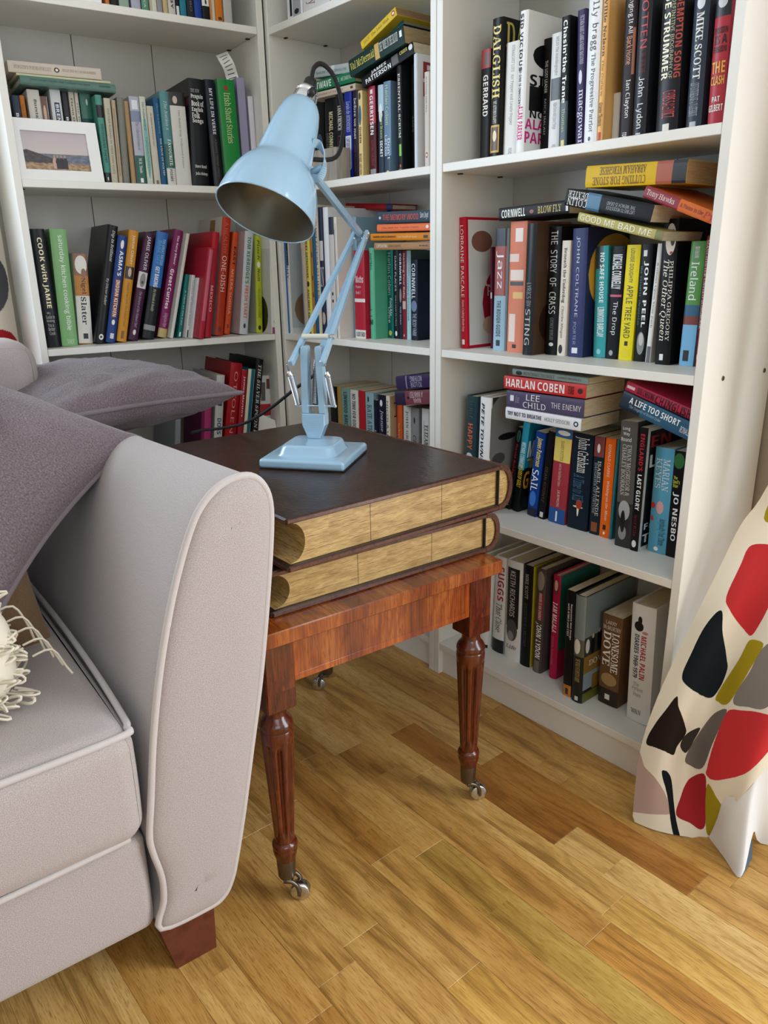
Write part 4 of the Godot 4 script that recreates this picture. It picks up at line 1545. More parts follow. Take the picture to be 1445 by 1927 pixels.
	bk(1.0959, 0.7806, 0.1, 0.0259, 0.2036, 0.112, 0.0042, "p", "7fb8e0", "r|4e8f3c|0,1,.5,1;t|b|dfeadf|.35,.65,.87,.96|h|THE ROUGH GUIDE TO;t|s|f4faf2|.2,.75,.54,.84|d|Ireland;r|2c5c7c|0,1,.41,.5;r|7c3a2e|0,1,.34,.41;r|23262c|.25,.65,.04,.13", "green and sky-blue paperback guide with white lettering at the top")
	bk(1.126, 0.7806, 0.1, 0.0066, 0.2114, 0.112, -0.0142, "h", "7c1c22", "t|r|e4d6c8|.2,.8,.3,.97|d|MANCHESTER UNITED SONGBOOK;r|e8d8a8|.3,.9,.06,.1", "slim dark red hardback half hidden by the right panel, rightmost on the middle right shelf")
	ly(0.7102, 1.0333, 0.057, 0.1677, 0.0233, 0.115, 0.03, 0, "p", "191718", "t|b|f2f2ee|.18,.8,.6,.95|d|CORNWELL;t|r|e4cf6a|.25,.75,.1,.42|d|BLOW FLY;e|8a3a3a|.3,.6,.48,.54;r|e6e6e6|.2,.7,.01,.04", "black paperback lying on top at the left, with white and yellow capitals")
	ly(0.9149, 1.0233, 0.033, 0.1705, 0.0148, 0.125, -0.225, 0, "p", "b9b06a", "t|s|f2f0dc|.2,.85,.55,.97|d|GOOD ME;t|s|f2f0dc|.2,.85,.12,.5|d|BAD ME;r|7c7a48|.0,1,.0,.08", "yellowish green paperback lying aslant under the upside-down black one")
	ly(0.8873, 1.0508, 0.029, 0.1765, 0.0278, 0.12, -0.2101, 1, "p", "16191d", "r|3c6c8c|.0,1,.26,.42;t|r|eceae4|.5,.92,.03,.27|d|COLIN;t|r|eceae4|.08,.48,.03,.27|d|DEXTER;t|s|a8acb0|.55,.75,.5,.82|d|LAST BUS TO WOODSTOCK;t|s|a8acb0|.3,.5,.5,.82|d|THE WENCH IS DEAD", "black and steel-blue paperback lying upside down with big white capitals")
	ly(0.931, 1.0761, 0.027, 0.1859, 0.0339, 0.135, -0.0401, 1, "p", "dcb31e", "r|1e1a1c|0,1,.87,1;r|a8563a|0,1,.72,.87;t|r|5a3a14|.55,.92,.08,.62|d|CUTTING FOR STONE;t|r|4a3010|.1,.45,.15,.62|d|ABRAHAM VERGHESE;pg|b9956a", "yellow paperback lying upside down at the very top of the middle shelf pile")
	ly(1.0451, 1.0536, 0.025, 0.133, 0.0178, 0.15, -0.3685, 0, "p", "d8703a", "r|8e2636|0,1,.5,1;t|r|f2e4da|.2,.8,.56,.96|d|Tony Hawks;t|r|7a2a1a|.4,.75,.16,.48|d|A Piano in the;t|ri|c02828|.1,.8,.0,.16|d|Py", "orange and crimson paperback slanting down at the right end of the middle shelf pile")
	shelf_row(RUN_R, "books on the lower shelf of the right bookcase")
	bk(0.6321, 0.4287, 0.05, 0.0315, 0.2521, 0.15, 0.0262, "h", "2f444a", "t|b|c05a34|.3,.75,.53,.76|d|HAPPY;t|s|1c2c30|.3,.75,.79,.95|d|PETER KAY;e|c8ccc8|.2,.8,.42,.5;t|b|b04a30|.25,.8,.1,.36|d|MONDAYS", "dark teal hardback with orange lettering, leftmost on the lower right shelf")
	bk(0.6832, 0.4287, 0.04, 0.0308, 0.2566, 0.17, 0.0196, "h", "e8e9ea", "t|bi|121416|.22,.5,.22,.95|d|PETE TOWNSHEND;t|bi|555555|.25,.5,.03,.18|d|WHO I AM;fr|26282a|.02,1,0,1;fe|7e7e7c|-.1,.9,.35,1.05;fe|1a1a1a|.15,.5,.62,.68;fe|4a4a4a|.05,.3,.42,.52", "white hardback with slanted black capitals and half a grey face on its cover")
	bk(0.7144, 0.4287, 0.1, 0.0139, 0.1911, 0.112, 0.1456, "p", "17191b", "e|3c6a64|.2,.9,.83,.97;r|0c0c0c|.45,.62,.84,.94;t|b|a82a2c|.35,.75,.36,.8|d|David Baldacci;t|s|b8b8b4|.35,.7,.05,.33|d|stone cold", "black paperback with dark red and grey lettering and a tiny running figure")
	bk(0.7349, 0.4287, 0.1, 0.0177, 0.2042, 0.112, 0.1144, "p", "15181a", "r|2a9ab4|0,1,.48,1;t|b|d8eef2|.25,.85,.5,.78|d|MICHAEL CONNELLY;t|b|e4c22e|.25,.85,.28,.55|d|THE GODS OF GUILT;fr|1f7f92|0,1,.5,1;fr|101214|0,1,0,.5;t|b|e6ecec|.03,.4,.62,.8|F|MC;t|b|d9a030|.05,.35,.49,.6|F|T;t|b|c8902a|.02,.4,.26,.46|F|GO;fe|2c3034|.1,.9,.0,.2", "black and turquoise paperback with huge white and ochre letters on its cover")
	bk(0.7773, 0.4287, 0.1, 0.0247, 0.1882, 0.112, 0.0822, "p", "1c3f86", "t|bi|e8d26a|.2,.85,.6,.94|d|James Patterson;t|s|f2f4f4|.1,.8,.3,.56|d|SAIL;e|3a78c8|.1,.8,.12,.3;r|101c34|0,1,0,.1", "deep blue paperback with large white capitals and yellow script")
	bk(0.807, 0.4287, 0.1, 0.0169, 0.1941, 0.112, 0.091, "p", "181416", "t|s|5a4a44|.3,.7,.2,.6|d|DEAN KOONTZ;r|d8d4cc|.3,.8,.02,.08", "near-black paperback in shadow beside the deep blue one")
	bk(0.8349, 0.4287, 0.1, 0.0411, 0.2028, 0.112, 0.0412, "p", "a23a44", "r|28639a|0,1,.91,1;e|f2efe6|.15,.9,.935,.985;r|e6cf6a|0,1,.66,.91;r|1f5294|0,1,0,.16;t|r|7a6a3a|.42,.6,.67,.88|d|HARRY POTTER;t|r|dcb8b4|.42,.58,.4,.64|d|and the Half-Blood Prince;t|r|f0e0dc|.42,.6,.18,.36|d|J.K.ROWLING;r|e8ecf2|.45,.55,.02,.13", "paperback banded in blue, yellow and brick red with tiny white lettering")
	bk(0.8834, 0.4287, 0.1, 0.0488, 0.2015, 0.112, 0.0119, "p", "1b2530", "t|r|f2eee4|.15,.85,.6,.96|d|John Grisham;t|ri|4a6a86|.2,.75,.3,.58|d|A Time to Kill;e|f4e0b0|.25,.75,.23,.25;e|f6e8c8|.46,.56,.14,.32;e|a83a2a|.4,.7,.22,.32", "midnight blue paperback with white serif author name and a glowing crossroads")
	bk(0.9385, 0.4287, 0.1, 0.023, 0.2013, 0.112, -0.0082, "p", "1b2830", "r|7c3f40|0,1,.8,1;e|e8d8cc|.35,.65,.84,.93;t|r|ded8cc|.52,.82,.2,.76|d|ISABEL ALLENDE;t|r|a8b0b0|.22,.45,.22,.74|d|DAUGHTER OF FORTUNE;r|8a4a2a|.2,.8,.03,.13", "dark navy paperback with a dusky red top and spaced white capitals")
	bk(0.9625, 0.4287, 0.1, 0.0227, 0.2018, 0.112, -0.0029, "p", "e4651c", "t|s|f2d8c0|.4,.65,.62,.94|d|DONALD CLARKE;t|ri|f4e2d0|.4,.72,.18,.58|d|Wishing on the Moon;r|3a1c10|.35,.65,.08,.13;e|f4f0ea|.4,.6,.03,.06", "vivid orange paperback with small pale lettering down its spine")
	bk(0.9856, 0.4287, 0.1, 0.0056, 0.2026, 0.112, 0.0098, "p", "2d7580", "", "thin teal paperback spine between the orange book and the grey motorcycle book")
	bk(1.0123, 0.4287, 0.0794, 0.0344, 0.2451, 0.1326, -0.0277, "p", "57534f", "t|s|f0eeea|.15,.6,.925,.955|h|Long;t|s|f0eeea|.2,.6,.885,.915|h|Way;t|s|f0eeea|.08,.7,.845,.875|h|Round;t|r|ccc8c0|.5,.75,.42,.82|d|EWAN McGREGOR &;t|r|ccc8c0|.2,.45,.42,.82|d|CHARLEY BOORMAN;r|2a2a2a|0,1,0,.36;e|a8a8a8|.15,.85,.22,.38;e|8c8c8c|.2,.7,.06,.18;e|1c1c1c|.3,.6,.12,.3", "grey paperback with a motorcycle photo at its foot and pale lettering above")
	bk(1.0471, 0.4287, 0.0779, 0.0168, 0.2385, 0.1341, -0.0041, "p", "17181a", "t|b|b02a34|.25,.75,.66,.95|d|ENGLAND'S;t|b|f0f0f0|.25,.75,.34,.63|d|LAST GLORY;t|m|8c2a30|.3,.65,.12,.3|d|David Miller;e|e8e8e8|.2,.75,.03,.09;fr|d8d8d6|0,1,0,1;fr|17181b|.06,1,.03,.97;t|b|b02a34|.1,.6,.84,.93|F|EN;t|b|e8e8e8|.1,.55,.68,.78|F|LA;t|b|e8e8e8|.1,.6,.17,.22|F|Fran;t|b|f0f0f0|.08,.45,.06,.13|F|TH", "black paperback edged in white with red and white slanted capitals")
	bk(1.071, 0.4287, 0.1, 0.0371, 0.2028, 0.112, -0.011, "p", "5da4c2", "t|r|dbe8ec|.5,.85,.6,.9|d|MARIAN;t|r|dbe8ec|.12,.42,.62,.9|d|KEYES;e|e0a8a8|.3,.7,.38,.5;e|c83c3c|.0,.25,.42,.48;e|c83c3c|.05,.2,.3,.35;t|r|24485c|.45,.9,.08,.34|d|Anybody Out There;e|f0f0f0|.35,.6,.02,.06", "light blue paperback with a pink flower and silver lettering")
	bk(1.1096, 0.4287, 0.1, 0.0255, 0.2017, 0.112, -0.016, "p", "15161a", "t|b|c8cc4a|.1,.4,.74,.77|h|The;t|b|c8cc4a|.08,.6,.7,.735|h|Devil's;t|b|c8cc4a|.1,.5,.665,.695|h|Star;t|b|f4f4f2|.15,.62,.16,.62|d|JO NESBO;e|2e6a34|.0,.8,.84,.98", "black paperback with bold white capitals and green small print, rightmost on the lower shelf")
	ly(0.7829, 0.7416, 0.029, 0.18, 0.0124, 0.125, -0.0071, 0, "p", "8a9c98", "t|r|5c4a4a|.25,.75,.42,.84|d|RESURRECTIONIST;t|r|3c4c4c|.3,.7,.08,.38|d|JAMES BRADLEY;e|1c1e20|.1,.8,.86,.95", "greyish teal paperback lying at the top of the four-book pile")
	ly(0.7635, 0.713, 0.027, 0.1969, 0.0253, 0.125, 0.0085, 0, "p", "cf3a38", "t|b|f6f2ee|.18,.82,.24,.97|d|HARLAN COBEN;t|b|3a1214|.2,.8,.13,.2|d|THE STRANGER;e|3a1214|.3,.7,.03,.09", "red paperback lying in the pile with heavy white capitals")
	ly(0.7655, 0.6743, 0.035, 0.1879, 0.0336, 0.125, 0.016, 0, "p", "544c66", "t|s|e8e6e4|.55,.9,.55,.73|d|LEE;t|s|e8e6e4|.1,.45,.47,.77|d|CHILD;t|s|dcd8dc|.3,.62,.03,.4|d|THE ENEMY;r|e4e4e8|.4,.75,.9,.95;t|s|a8a0b0|.2,.8,.82,.88|d|Jack Reacher", "dusky purple paperback lying in the pile with wide white capitals")
	ly(0.7668, 0.6515, 0.031, 0.1849, 0.0231, 0.125, 0.0008, 0, "p", "e6e7ea", "t|b|26304c|.35,.7,.5,.97|d|TRY NOT TO BREATHE;t|s|7a7e88|.35,.68,.14,.46|d|HOLLY SEDDON;e|26304c|.3,.75,.03,.09;e|e6e7ea|.4,.65,.045,.075", "white paperback lying at the bottom of the pile with navy and grey capitals")
	ly(1.0395, 0.7396, 0.029, 0.1316, 0.0171, 0.13, -0.2712, 0, "p", "b02c48", "t|b|24141a|.2,.85,.56,.82|d|SUE CHEUNG;t|b|1c1216|.05,.9,.02,.54|d|CHINGLISH;r|dcc8cc|.35,.65,.86,.98", "pink paperback with black brush lettering sloping at the right of the lower shelf")
	ly(1.0286, 0.7083, 0.031, 0.1402, 0.0304, 0.13, -0.2835, 0, "p", "335a74", "r|1c2c3a|.0,1,.7,1;t|b|ecf0f2|.5,.85,.16,.88|d|A LIFE TOO SHORT;t|ri|9ab4c4|.2,.42,.4,.86|d|The Tragedy of Robert Enke;t|s|e0e6e8|.25,.6,.0,.13|d|RONALD", "dark blue paperback with white capitals sloping beneath the pink one")
	shelf_row(RUN_R, "books on the bottom shelf of the right bookcase")
	bk(0.6775, 0.0838, 0.0665, 0.0262, 0.2373, 0.1455, 0.0536, "h", "e2e1dc", "t|b|a82430|.35,.8,.36,.97|d|JOHN BARNES;r|9a9a98|.2,.9,.28,.284;t|r|8a8a88|.3,.85,.18,.24|h|THE AUTOBIOGRAPHY;r|1b1d22|0,1,0,.035", "white hardback with red capitals mostly hidden by the table leg, leftmost on the bottom shelf")
	bk(0.7134, 0.0838, 0.0718, 0.0345, 0.2418, 0.1402, 0.0148, "h", "e0e0dc", "t|b|a8222e|.35,.85,.55,.9|d|SUGGS;t|ri|2a2a2a|.3,.8,.22,.52|d|That Close;r|15171c|0,1,0,.14", "white hardback with red capitals, black script and a black band at its foot")
	bk(0.7566, 0.0838, 0.067, 0.044, 0.2446, 0.145, -0.0048, "h", "e4e3df", "r|16181a|.08,.86,.34,.93;t|s|dcdad4|.3,.62,.45,.9|d|KEITH RICHARDS;e|4c4c4c|.1,.82,.2,.42;e|8c8c8a|.2,.6,.2,.3;t|ri|333333|.1,.8,.12,.16|h|Life", "white hardback with a tall black panel reading in spaced capitals and a signature below")
	bk(0.801, 0.0838, 0.0685, 0.028, 0.2449, 0.1435, -0.0045, "h", "16191c", "t|r|c8c6bc|.35,.65,.68,.92|d|MIKE SCOTT;t|r|4c5458|.35,.62,.2,.64|d|ADVENTURES OF A WATERBOY;fr|c9b42e|0,1,0,1", "black hardback with small pale capitals and a bright yellow cover edge")
	bk(0.84, 0.0838, 0.0662, 0.0226, 0.2487, 0.1458, 0.0048, "h", "4c4340", "e|8c8078|.1,.9,.8,.98;t|b|cfc0bc|.45,.75,.52,.78|d|ANGER IS AN ENERGY;r|8a2434|.35,.9,.52,.78;t|bi|f2eeea|.15,.85,.14,.5|d|JOHN LYDON;r|6c6460|.2,.8,.0,.12", "brown hardback with a portrait at the top and slanted white capitals on crimson")
	bk(0.8811, 0.0838, 0.0718, 0.0191, 0.2429, 0.1402, -0.01, "h", "b81c4c", "e|7a2436|.1,.9,.82,.98;e|d8a890|.3,.75,.86,.96;t|bi|f6eef0|.2,.8,.46,.75|d|I AM MALALA;t|ri|d06a88|.3,.6,.14,.42|d|Malala Yousafzai;fr|2f6a58|0,1,.28,1;fr|b81c4c|0,1,0,.28", "crimson pink hardback with a veiled face at the top and white slanted capitals")
	bk(0.9461, 0.0838, 0.0349, 0.0201, 0.2404, 0.17, -0.0208, "p", "18191b", "t|b|dcdad6|.55,.8,.55,.88|d|Responsive Web Design;t|b|dcdad6|.25,.48,.58,.88|d|with HTML5 and CSS3;r|c47a2e|0,1,0,.11;r|3a2a14|.35,.7,.02,.08", "black paperback manual with two small white lines and an orange foot")
	bk(0.9702, 0.0838, 0.0321, 0.0256, 0.2391, 0.175, -0.0209, "h", "2a2a26", "r|7a8684|0,1,.6,1;r|5a5a48|0,1,.44,.6;e|e2ddd2|.1,.7,.46,.6;t|r|c8b070|.35,.75,.2,.42|d|THE WORLD OF DOWNTON ABBEY;r|d8d4cc|.4,.7,.02,.06;fr|7b8583|0,1,.6,1;fr|3a3a36|0,1,.42,.62;fr|8c6c30|0,1,.28,.44;fe|dcd8d0|.02,.1,.47,.6;fe|1c1c1e|.12,.2,.44,.6;fe|1c1c1e|.24,.33,.46,.64;fe|1e1a1c|.38,.48,.48,.66;fe|d0b09a|.14,.18,.59,.63;fe|d0b09a|.26,.3,.62,.66;fe|d0b09a|.4,.44,.64,.68;t|r|f0ece0|.1,.75,.34,.39|F|DOWNTON;fr|8a9aa0|0,1,.12,.28;fr|8c6a2a|.18,.32,.1,.24;fr|6a6a26|0,1,0,.09", "large hardback with a grey sky, a gold band and a family in period dress")
	bk(1.0098, 0.0838, 0.0697, 0.0453, 0.2004, 0.13, -0.019, "p", "6c4e34", "t|s|dcd4c8|.2,.75,.9,.94|h|LARRY;t|s|dcd4c8|.08,.95,.84,.885|h|McMURTRY;t|R|f2ece2|.56,.9,.38,.82|d|LONESOME;t|R|f2ece2|.12,.5,.44,.82|d|DOVE;r|2a1e16|0,1,0,.18;e|a8875a|.1,.9,.22,.36;r|e8e4dc|.35,.6,.06,.12", "fat brown sepia paperback with shadowed white capitals")
	bk(1.083, 0.0838, 0.0614, 0.0503, 0.2498, 0.1506, -0.0366, "h", "e6e6e4", "e|1c1c1e|.15,.55,.78,.86;e|1c1c1e|.3,.48,.84,.905;e|c8907a|.5,.75,.765,.79;t|b|b4242e|.48,.7,.38,.75|d|MICHAEL PALIN;t|b|2a2a2c|.2,.4,.38,.75|d|DIARIES 1969-1979;t|r|8a8a8a|.25,.5,.315,.345|h|The;t|r|8a8a8a|.2,.68,.265,.305|h|Python;t|r|8a8a8a|.25,.6,.225,.255|h|Years;t|r|3a3a3a|.2,.65,.07,.11|h|W&N;fr|9a2028|.45,1,.1,.5", "thick white hardback with red capitals and a sitting figure, rightmost on the bottom shelf")
	shelf_row(RUN_R, "books on the top shelf of the corner bookcase")
	bk(0.0841, 1.5005, 0.006, 0.0614, 0.22, 0.15, 0, "p", "dfe2e4", "r|1c1c1c|.2,.35,.02,.2;r|9aa0a4|.4,.9,.0,.16;e|1c1c1c|.5,.8,.02,.07", "white paperback at the left of the corner bookcase top shelf, black marks at its foot")
	bk(0.1475, 1.5005, 0.006, 0.1007, 0.23, 0.15, 0, "h", "d3cfcd", "t|r|8a5a64|.15,.6,.04,.5|d|in Company", "pale grey book with large pinkish serif letters on the corner bookcase top shelf")
	bk(0.2516, 1.5005, 0.006, 0.0348, 0.22, 0.15, 0, "h", "c6c2bc", "", "pale hardback farthest right in view on the corner bookcase top shelf")
	shelf_row(RUN_R, "thrillers on the upper shelf of the corner bookcase")
	bk(0.0287, 1.1432, 0.095, 0.0574, 0.2072, 0.117, 0.0403, "p", "101214", "e|dff0e8|.25,.6,.72,.9;e|12181a|.4,.47,.74,.89;e|3a5068|.45,.9,.3,.6", "black paperback with a cat eye glowing on its cover, behind the pale grey box")
	bk(0.1182, 1.1432, 0.075, 0.042, 0.193, 0.12, 0.0297, "p", "131416", "t|b|e8dfae|.45,.8,.35,.84|d|MICHAEL CONNELLY;t|s|8a8a80|.2,.38,.35,.6|d|LOST LIGHT", "black paperback with cream condensed capitals, next to the cat eye cover")
	bk(0.1887, 1.1432, 0.057, 0.0291, 0.1895, 0.12, 0.0093, "p", "1d1a22", "t|R|e2dfd8|.35,.8,.6,.88|d|TANA FRENCH;t|r|7a3038|.35,.8,.15,.55|d|LOSING", "dark plum-black paperback with white serif capitals and dull red title")
	bk(0.2224, 1.1432, 0.057, 0.0273, 0.1888, 0.13, 0.0091, "p", "1f2f8c", "t|ri|c4cce8|.35,.85,.56,.9|d|Louis de BERNIERES;r|d8dcec|.12,.88,.16,.52;e|d8dcec|.12,.88,.12,.2;t|R|2a2c50|.25,.75,.16,.5|d|CAPTAIN CORELLI'S MANDOLIN", "royal blue paperback with a long white title panel")
	bk(0.2521, 1.1432, 0.057, 0.0185, 0.1876, 0.12, 0.0277, "p", "2a2130", "t|r|e8e4e4|.3,.75,.47,.92|d|before we met;t|s|6a4a68|.35,.65,.1,.4|d|LUCIE WHITEHOUSE", "dark aubergine paperback with white lower-case typewriter lettering")
	bk(0.2732, 1.1432, 0.057, 0.0148, 0.1852, 0.12, 0.0161, "p", "e3cb8c", "e|2c5a78|.2,.8,.62,.84;e|e8c8a0|.3,.6,.86,.96;e|2a2a2a|.25,.7,.9,.98;t|b|4a3420|.3,.75,.42,.6|d|QUEEN;t|R|6a5030|.25,.8,.06,.3|d|BORIS AKUNIN", "cream paperback with a blue costumed figure and dark letters")
	bk(0.2884, 1.1432, 0.075, 0.0154, 0.1881, 0.12, 0.0169, "p", "8c5a1e", "r|3a2414|.3,1,0,.5", "amber brown paperback half hidden behind the crimson-topped one")
	bk(0.3143, 1.1432, 0.057, 0.0235, 0.1874, 0.12, -0.0105, "p", "4c1c28", "r|a82a40|0,1,.6,1;t|b|f2f0ee|.28,.75,.48,.9|d|GERRITSEN;r|efe6e6|.35,.7,.92,.965;t|s|98343c|.35,.7,.14,.42|d|KEEPING THE DEAD;r|8a8a8c|.1,.9,0,.1", "crimson-topped paperback with heavy white capitals")
	bk(0.3447, 1.1432, 0.057, 0.0186, 0.1852, 0.12, 0.0089, "p", "2c3a44", "r|a8c4d0|.0,1,.72,1;e|dfe8ea|.2,.8,.6,.8;t|r|c4cc8c|.45,.9,.42,.7|d|Gerritsen;t|b|e8e8e8|.4,.85,.22,.4|d|SECRET;r|e8e8e8|.5,.8,.01,.04", "dark paperback with a pale blue photo and green author name")
	bk(0.3652, 1.1432, 0.057, 0.0233, 0.1888, 0.125, 0.0009, "p", "6f8ca6", "r|2c4458|0,1,0,.22;t|s|d0dca8|.3,.75,.55,.96|d|Harlan Coben;t|s|f0f2f4|.55,.9,.18,.4|d|Don't;t|s|f0f2f4|.15,.5,.22,.44|d|Let Go;e|d8dc6a|.3,.75,.01,.06", "blue-grey paperback with pale green and white lettering")
	bk(0.4189, 1.1432, 0.051, 0.0155, 0.2351, 0.161, -0.0161, "p", "17191a", "e|3a3a3a|.2,.8,.88,.96;t|R|dcdad4|.35,.75,.3,.83|d|ESSENTIAL SCRUM;r|7ac04a|.35,.8,.15,.25;t|s|c8c8c8|.25,.8,.03,.045|h|Addison;e|c04a34|.4,.7,.05,.08;t|R|cfcfcb|.45,.95,.56,.74|F|ES", "thick black hardback with silver capitals and a green label")
	bk(0.4348, 1.1432, 0.075, 0.0152, 0.2291, 0.137, -0.0088, "p", "1b1b1d", "t|s|6a6a6a|.4,.7,.36,.5|d|AMER", "black book with faint grey capitals right of the green-labelled hardback")
	bk(0.4741, 1.1432, 0.049, 0.0101, 0.2223, 0.16, -0.0066, "h", "d5dce6", "fr|ece8e6|0,1,0,1;t|b|a0242e|.1,.6,.8,.94|F|PR;t|b|a0242e|.1,.35,.65,.77|F|F;fe|a0242e|.3,.45,.2,.28", "white hardback with dark red capitals on its cover")
	bk(0.4974, 1.1432, 0.057, 0.0143, 0.1856, 0.12, -0.0085, "p", "d8cfc4", "t|s|2c2624|.3,.6,.6,.95|d|Nick Hornby  Fever Pitch;e|a83a2a|.25,.75,.13,.19;e|f2ece4|.35,.65,.145,.175", "cream paperback with small black lettering, rightmost on the corner upper shelf")
	ly(0.0874, 1.3877, 0.07, 0.1495, 0.0202, 0.12, -0.0836, 0, "p", "b9c4c6", "t|r|5a6a70|.3,.55,.1,.9|d|KATE ATKINSON;r|e6eaea|.0,1,.42,.5", "pale blue and white paperback lying uppermost above the green one, corner upper shelf")
	ly(0.0817, 1.3537, 0.056, 0.1881, 0.0215, 0.12, -0.0195, 0, "p", "1f7a52", "t|b|eaf4ec|.15,.8,.48,.98|d|HEATWAVE;t|m|d0e4d4|.35,.7,.06,.42|d|KATE WEINBERG", "green paperback lying below the pale blue one with wide white capitals")
	ly(0.0894, 1.3374, 0.054, 0.1826, 0.013, 0.125, -0.027, 0, "p", "cfbfae", "t|r|7a6a5c|.35,.65,.25,.9|d|The Ballad of the Sad;r|4a3a30|.3,.7,.05,.1", "thin beige paperback lying at the bottom of the left pile on the corner upper shelf")
	ly(0.324, 1.3999, 0.034, 0.122, 0.0167, 0.13, 0.3404, 0, "p", "dcbc34", "t|r|8a7420|.3,.65,.2,.7|d|The Last Man;t|r|a88c2a|.3,.7,.74,.92|d|IAN;e|a83a1c|.2,.8,.03,.12;e|f4ead0|.35,.65,.045,.105;pg|a8876a", "bright yellow paperback slanting steeply at the very top of the corner pile")
	ly(0.302, 1.4004, 0.06, 0.1315, 0.0146, 0.14, 0.2269, 0, "p", "0f5560", "pg|a8906e", "deep teal paperback slanting under the yellow one")
	ly(0.2821, 1.3531, 0.032, 0.1854, 0.0337, 0.14, 0.1696, 0, "p", "17332e", "t|r|e0d25a|.3,.75,.52,.97|d|Val McDermid;r|c8a458|.05,.95,.43,.51;t|r|e6e8e4|.35,.85,.1,.42|d|THE WIRE IN THE BLOOD;r|eef0ee|.45,.8,.03,.07;pg|b09672", "bottle green paperback with yellow and white lettering slanting over the corner pile")
	ly(0.3105, 1.3282, 0.044, 0.1733, 0.0227, 0.13, 0.2169, 0, "p", "121214", "t|b|f0f0f0|.55,.9,.5,.8|d|JAMES;t|b|f0f0f0|.1,.5,.42,.92|d|PATTERSON;r|5a5a5a|.1,.9,.28,.4;t|b|d8cc6a|.55,.85,.1,.24|d|CRIER;e|e8e8e8|.4,.9,.01,.08", "black paperback with heavy white two-line capitals slanting beneath the bottle green one")
	shelf_row(RUN_R, "books on the middle shelf of the corner bookcase")
	bk(0.0068, 0.7806, 0.012, 0.0069, 0.2821, 0.19, 0, "h", "2c66a0", "", "thin blue spine at the far left of the corner middle shelf")
	bk(0.0146, 0.7806, 0.012, 0.0123, 0.2816, 0.19, 0, "h", "d5d9d8", "t|b|4a5a6a|.3,.8,.5,.75|d|MUMMY;r|1c1c20|.1,.9,.62,.97;fr|b9c4c6|0,1,.05,1;fe|8c745a|.05,.75,.04,.4;fe|5a4632|.2,.6,.1,.34;fe|a8744c|.35,.75,.62,.8", "white hardback with a brown mummy picture on its cover")
	bk(0.0829, 0.7806, 0.012, 0.0191, 0.2695, 0.18, 0, "p", "cbb8a4", "r|6a8aa4|0,.3,0,.8", "pale tan large-format paperback next to the mummy book")
	bk(0.1045, 0.7806, 0.012, 0.0189, 0.2768, 0.18, 0, "h", "d9cc5a", "t|b|3a3418|.3,.65,.52,.92|d|HISTORY DETECTIVES;e|2a2414|.2,.75,.44,.49;t|b|3a3418|.3,.65,.08,.42|d|ANCIENT EGYPT;r|1c1a14|.3,.7,.01,.03", "yellow spine printed with spaced black capitals")
	bk(0.1248, 0.7806, 0.012, 0.0097, 0.2759, 0.17, 0, "p", "b07a3c", "r|2c2018|.6,.9,.2,.24;r|2c2018|.6,.9,.35,.39;r|2c2018|.6,.9,.5,.54;r|2c2018|.6,.9,.7,.74", "orange-brown spine with small dark marks beside the yellow one")
	bk(0.1359, 0.7806, 0.012, 0.0129, 0.2664, 0.18, 0, "h", "1f5c80", "", "teal blue spine in the middle of the thin picture books")
	bk(0.1503, 0.7806, 0.012, 0.0127, 0.3143, 0.18, 0, "h", "d8ccb8", "t|r|2c3a6a|.3,.75,.3,.96|d|EYEWITNESS GUIDES", "cream spine with dark blue capitals leaning against the teal one")
	bk(0.1645, 0.7806, 0.012, 0.0191, 0.308, 0.18, 0, "h", "2a2f44", "e|b8a8a0|.3,.9,.1,.2;r|c8c0c4|.2,.9,.6,.75;t|r|c8c4c8|.2,.9,.4,.55|h|IN", "dark navy spine with pale pictures, left of the white binder")
	bk(0.185, 0.7806, 0.012, 0.0198, 0.3065, 0.19, 0, "h", "e4e8ee", "", "plain white ring binder standing among the picture books")
	bk(0.2063, 0.7806, 0.012, 0.0195, 0.2836, 0.18, 0, "p", "cfc6c2", "r|2a3344|0,1,.86,1;e|1c1c1c|.3,.6,.5,.53;e|1c1c1c|.3,.6,.36,.39;e|1c1c1c|.3,.6,.3,.33", "pinkish grey book with three black studs on its side")
	bk(0.2272, 0.7806, 0.012, 0.0104, 0.2827, 0.17, 0, "p", "e2ddd4", "r|2c2824|.1,.3,0,.9;r|8a8078|.6,.7,.1,.95", "white spiral-bound book with a dark spotted edge")
	bk(0.2381, 0.7806, 0.0553, 0.0195, 0.2827, 0.1567, 0, "p", "86a8bc", "t|ri|3c5a70|.3,.7,.3,.6|d|Composition", "powder blue paperback with faint writing behind the lamp arms")
	bk(0.258, 0.7806, 0.045, 0.0406, 0.2068, 0.15, 0, "p", "b02438", "t|b|e8ccd0|.2,.9,.64,.72|h|Maths;t|b|d8a8b0|.2,.7,.57,.61|h|Papers;t|b|d8a8b0|.2,.65,.51,.55|h|Book 1;r|e6dcd8|.0,1,.42,.46;r|dcdad4|0,1,0,.1;t|R|2c2c34|.15,.95,.025,.075|h|OXFORD", "crimson exam book with a white foot and white line across it")
	bk(0.299, 0.7806, 0.06, 0.0196, 0.2116, 0.15, 0, "h", "5cb08c", "t|b|245a48|.35,.7,.76,.94|d|FOOTBALL;r|245a48|.2,.6,.25,.26;r|245a48|.2,.6,.32,.33;t|b|1c3c34|.2,.7,.16,.22|h|M", "mint green hardback with tiny dark print on its cover")
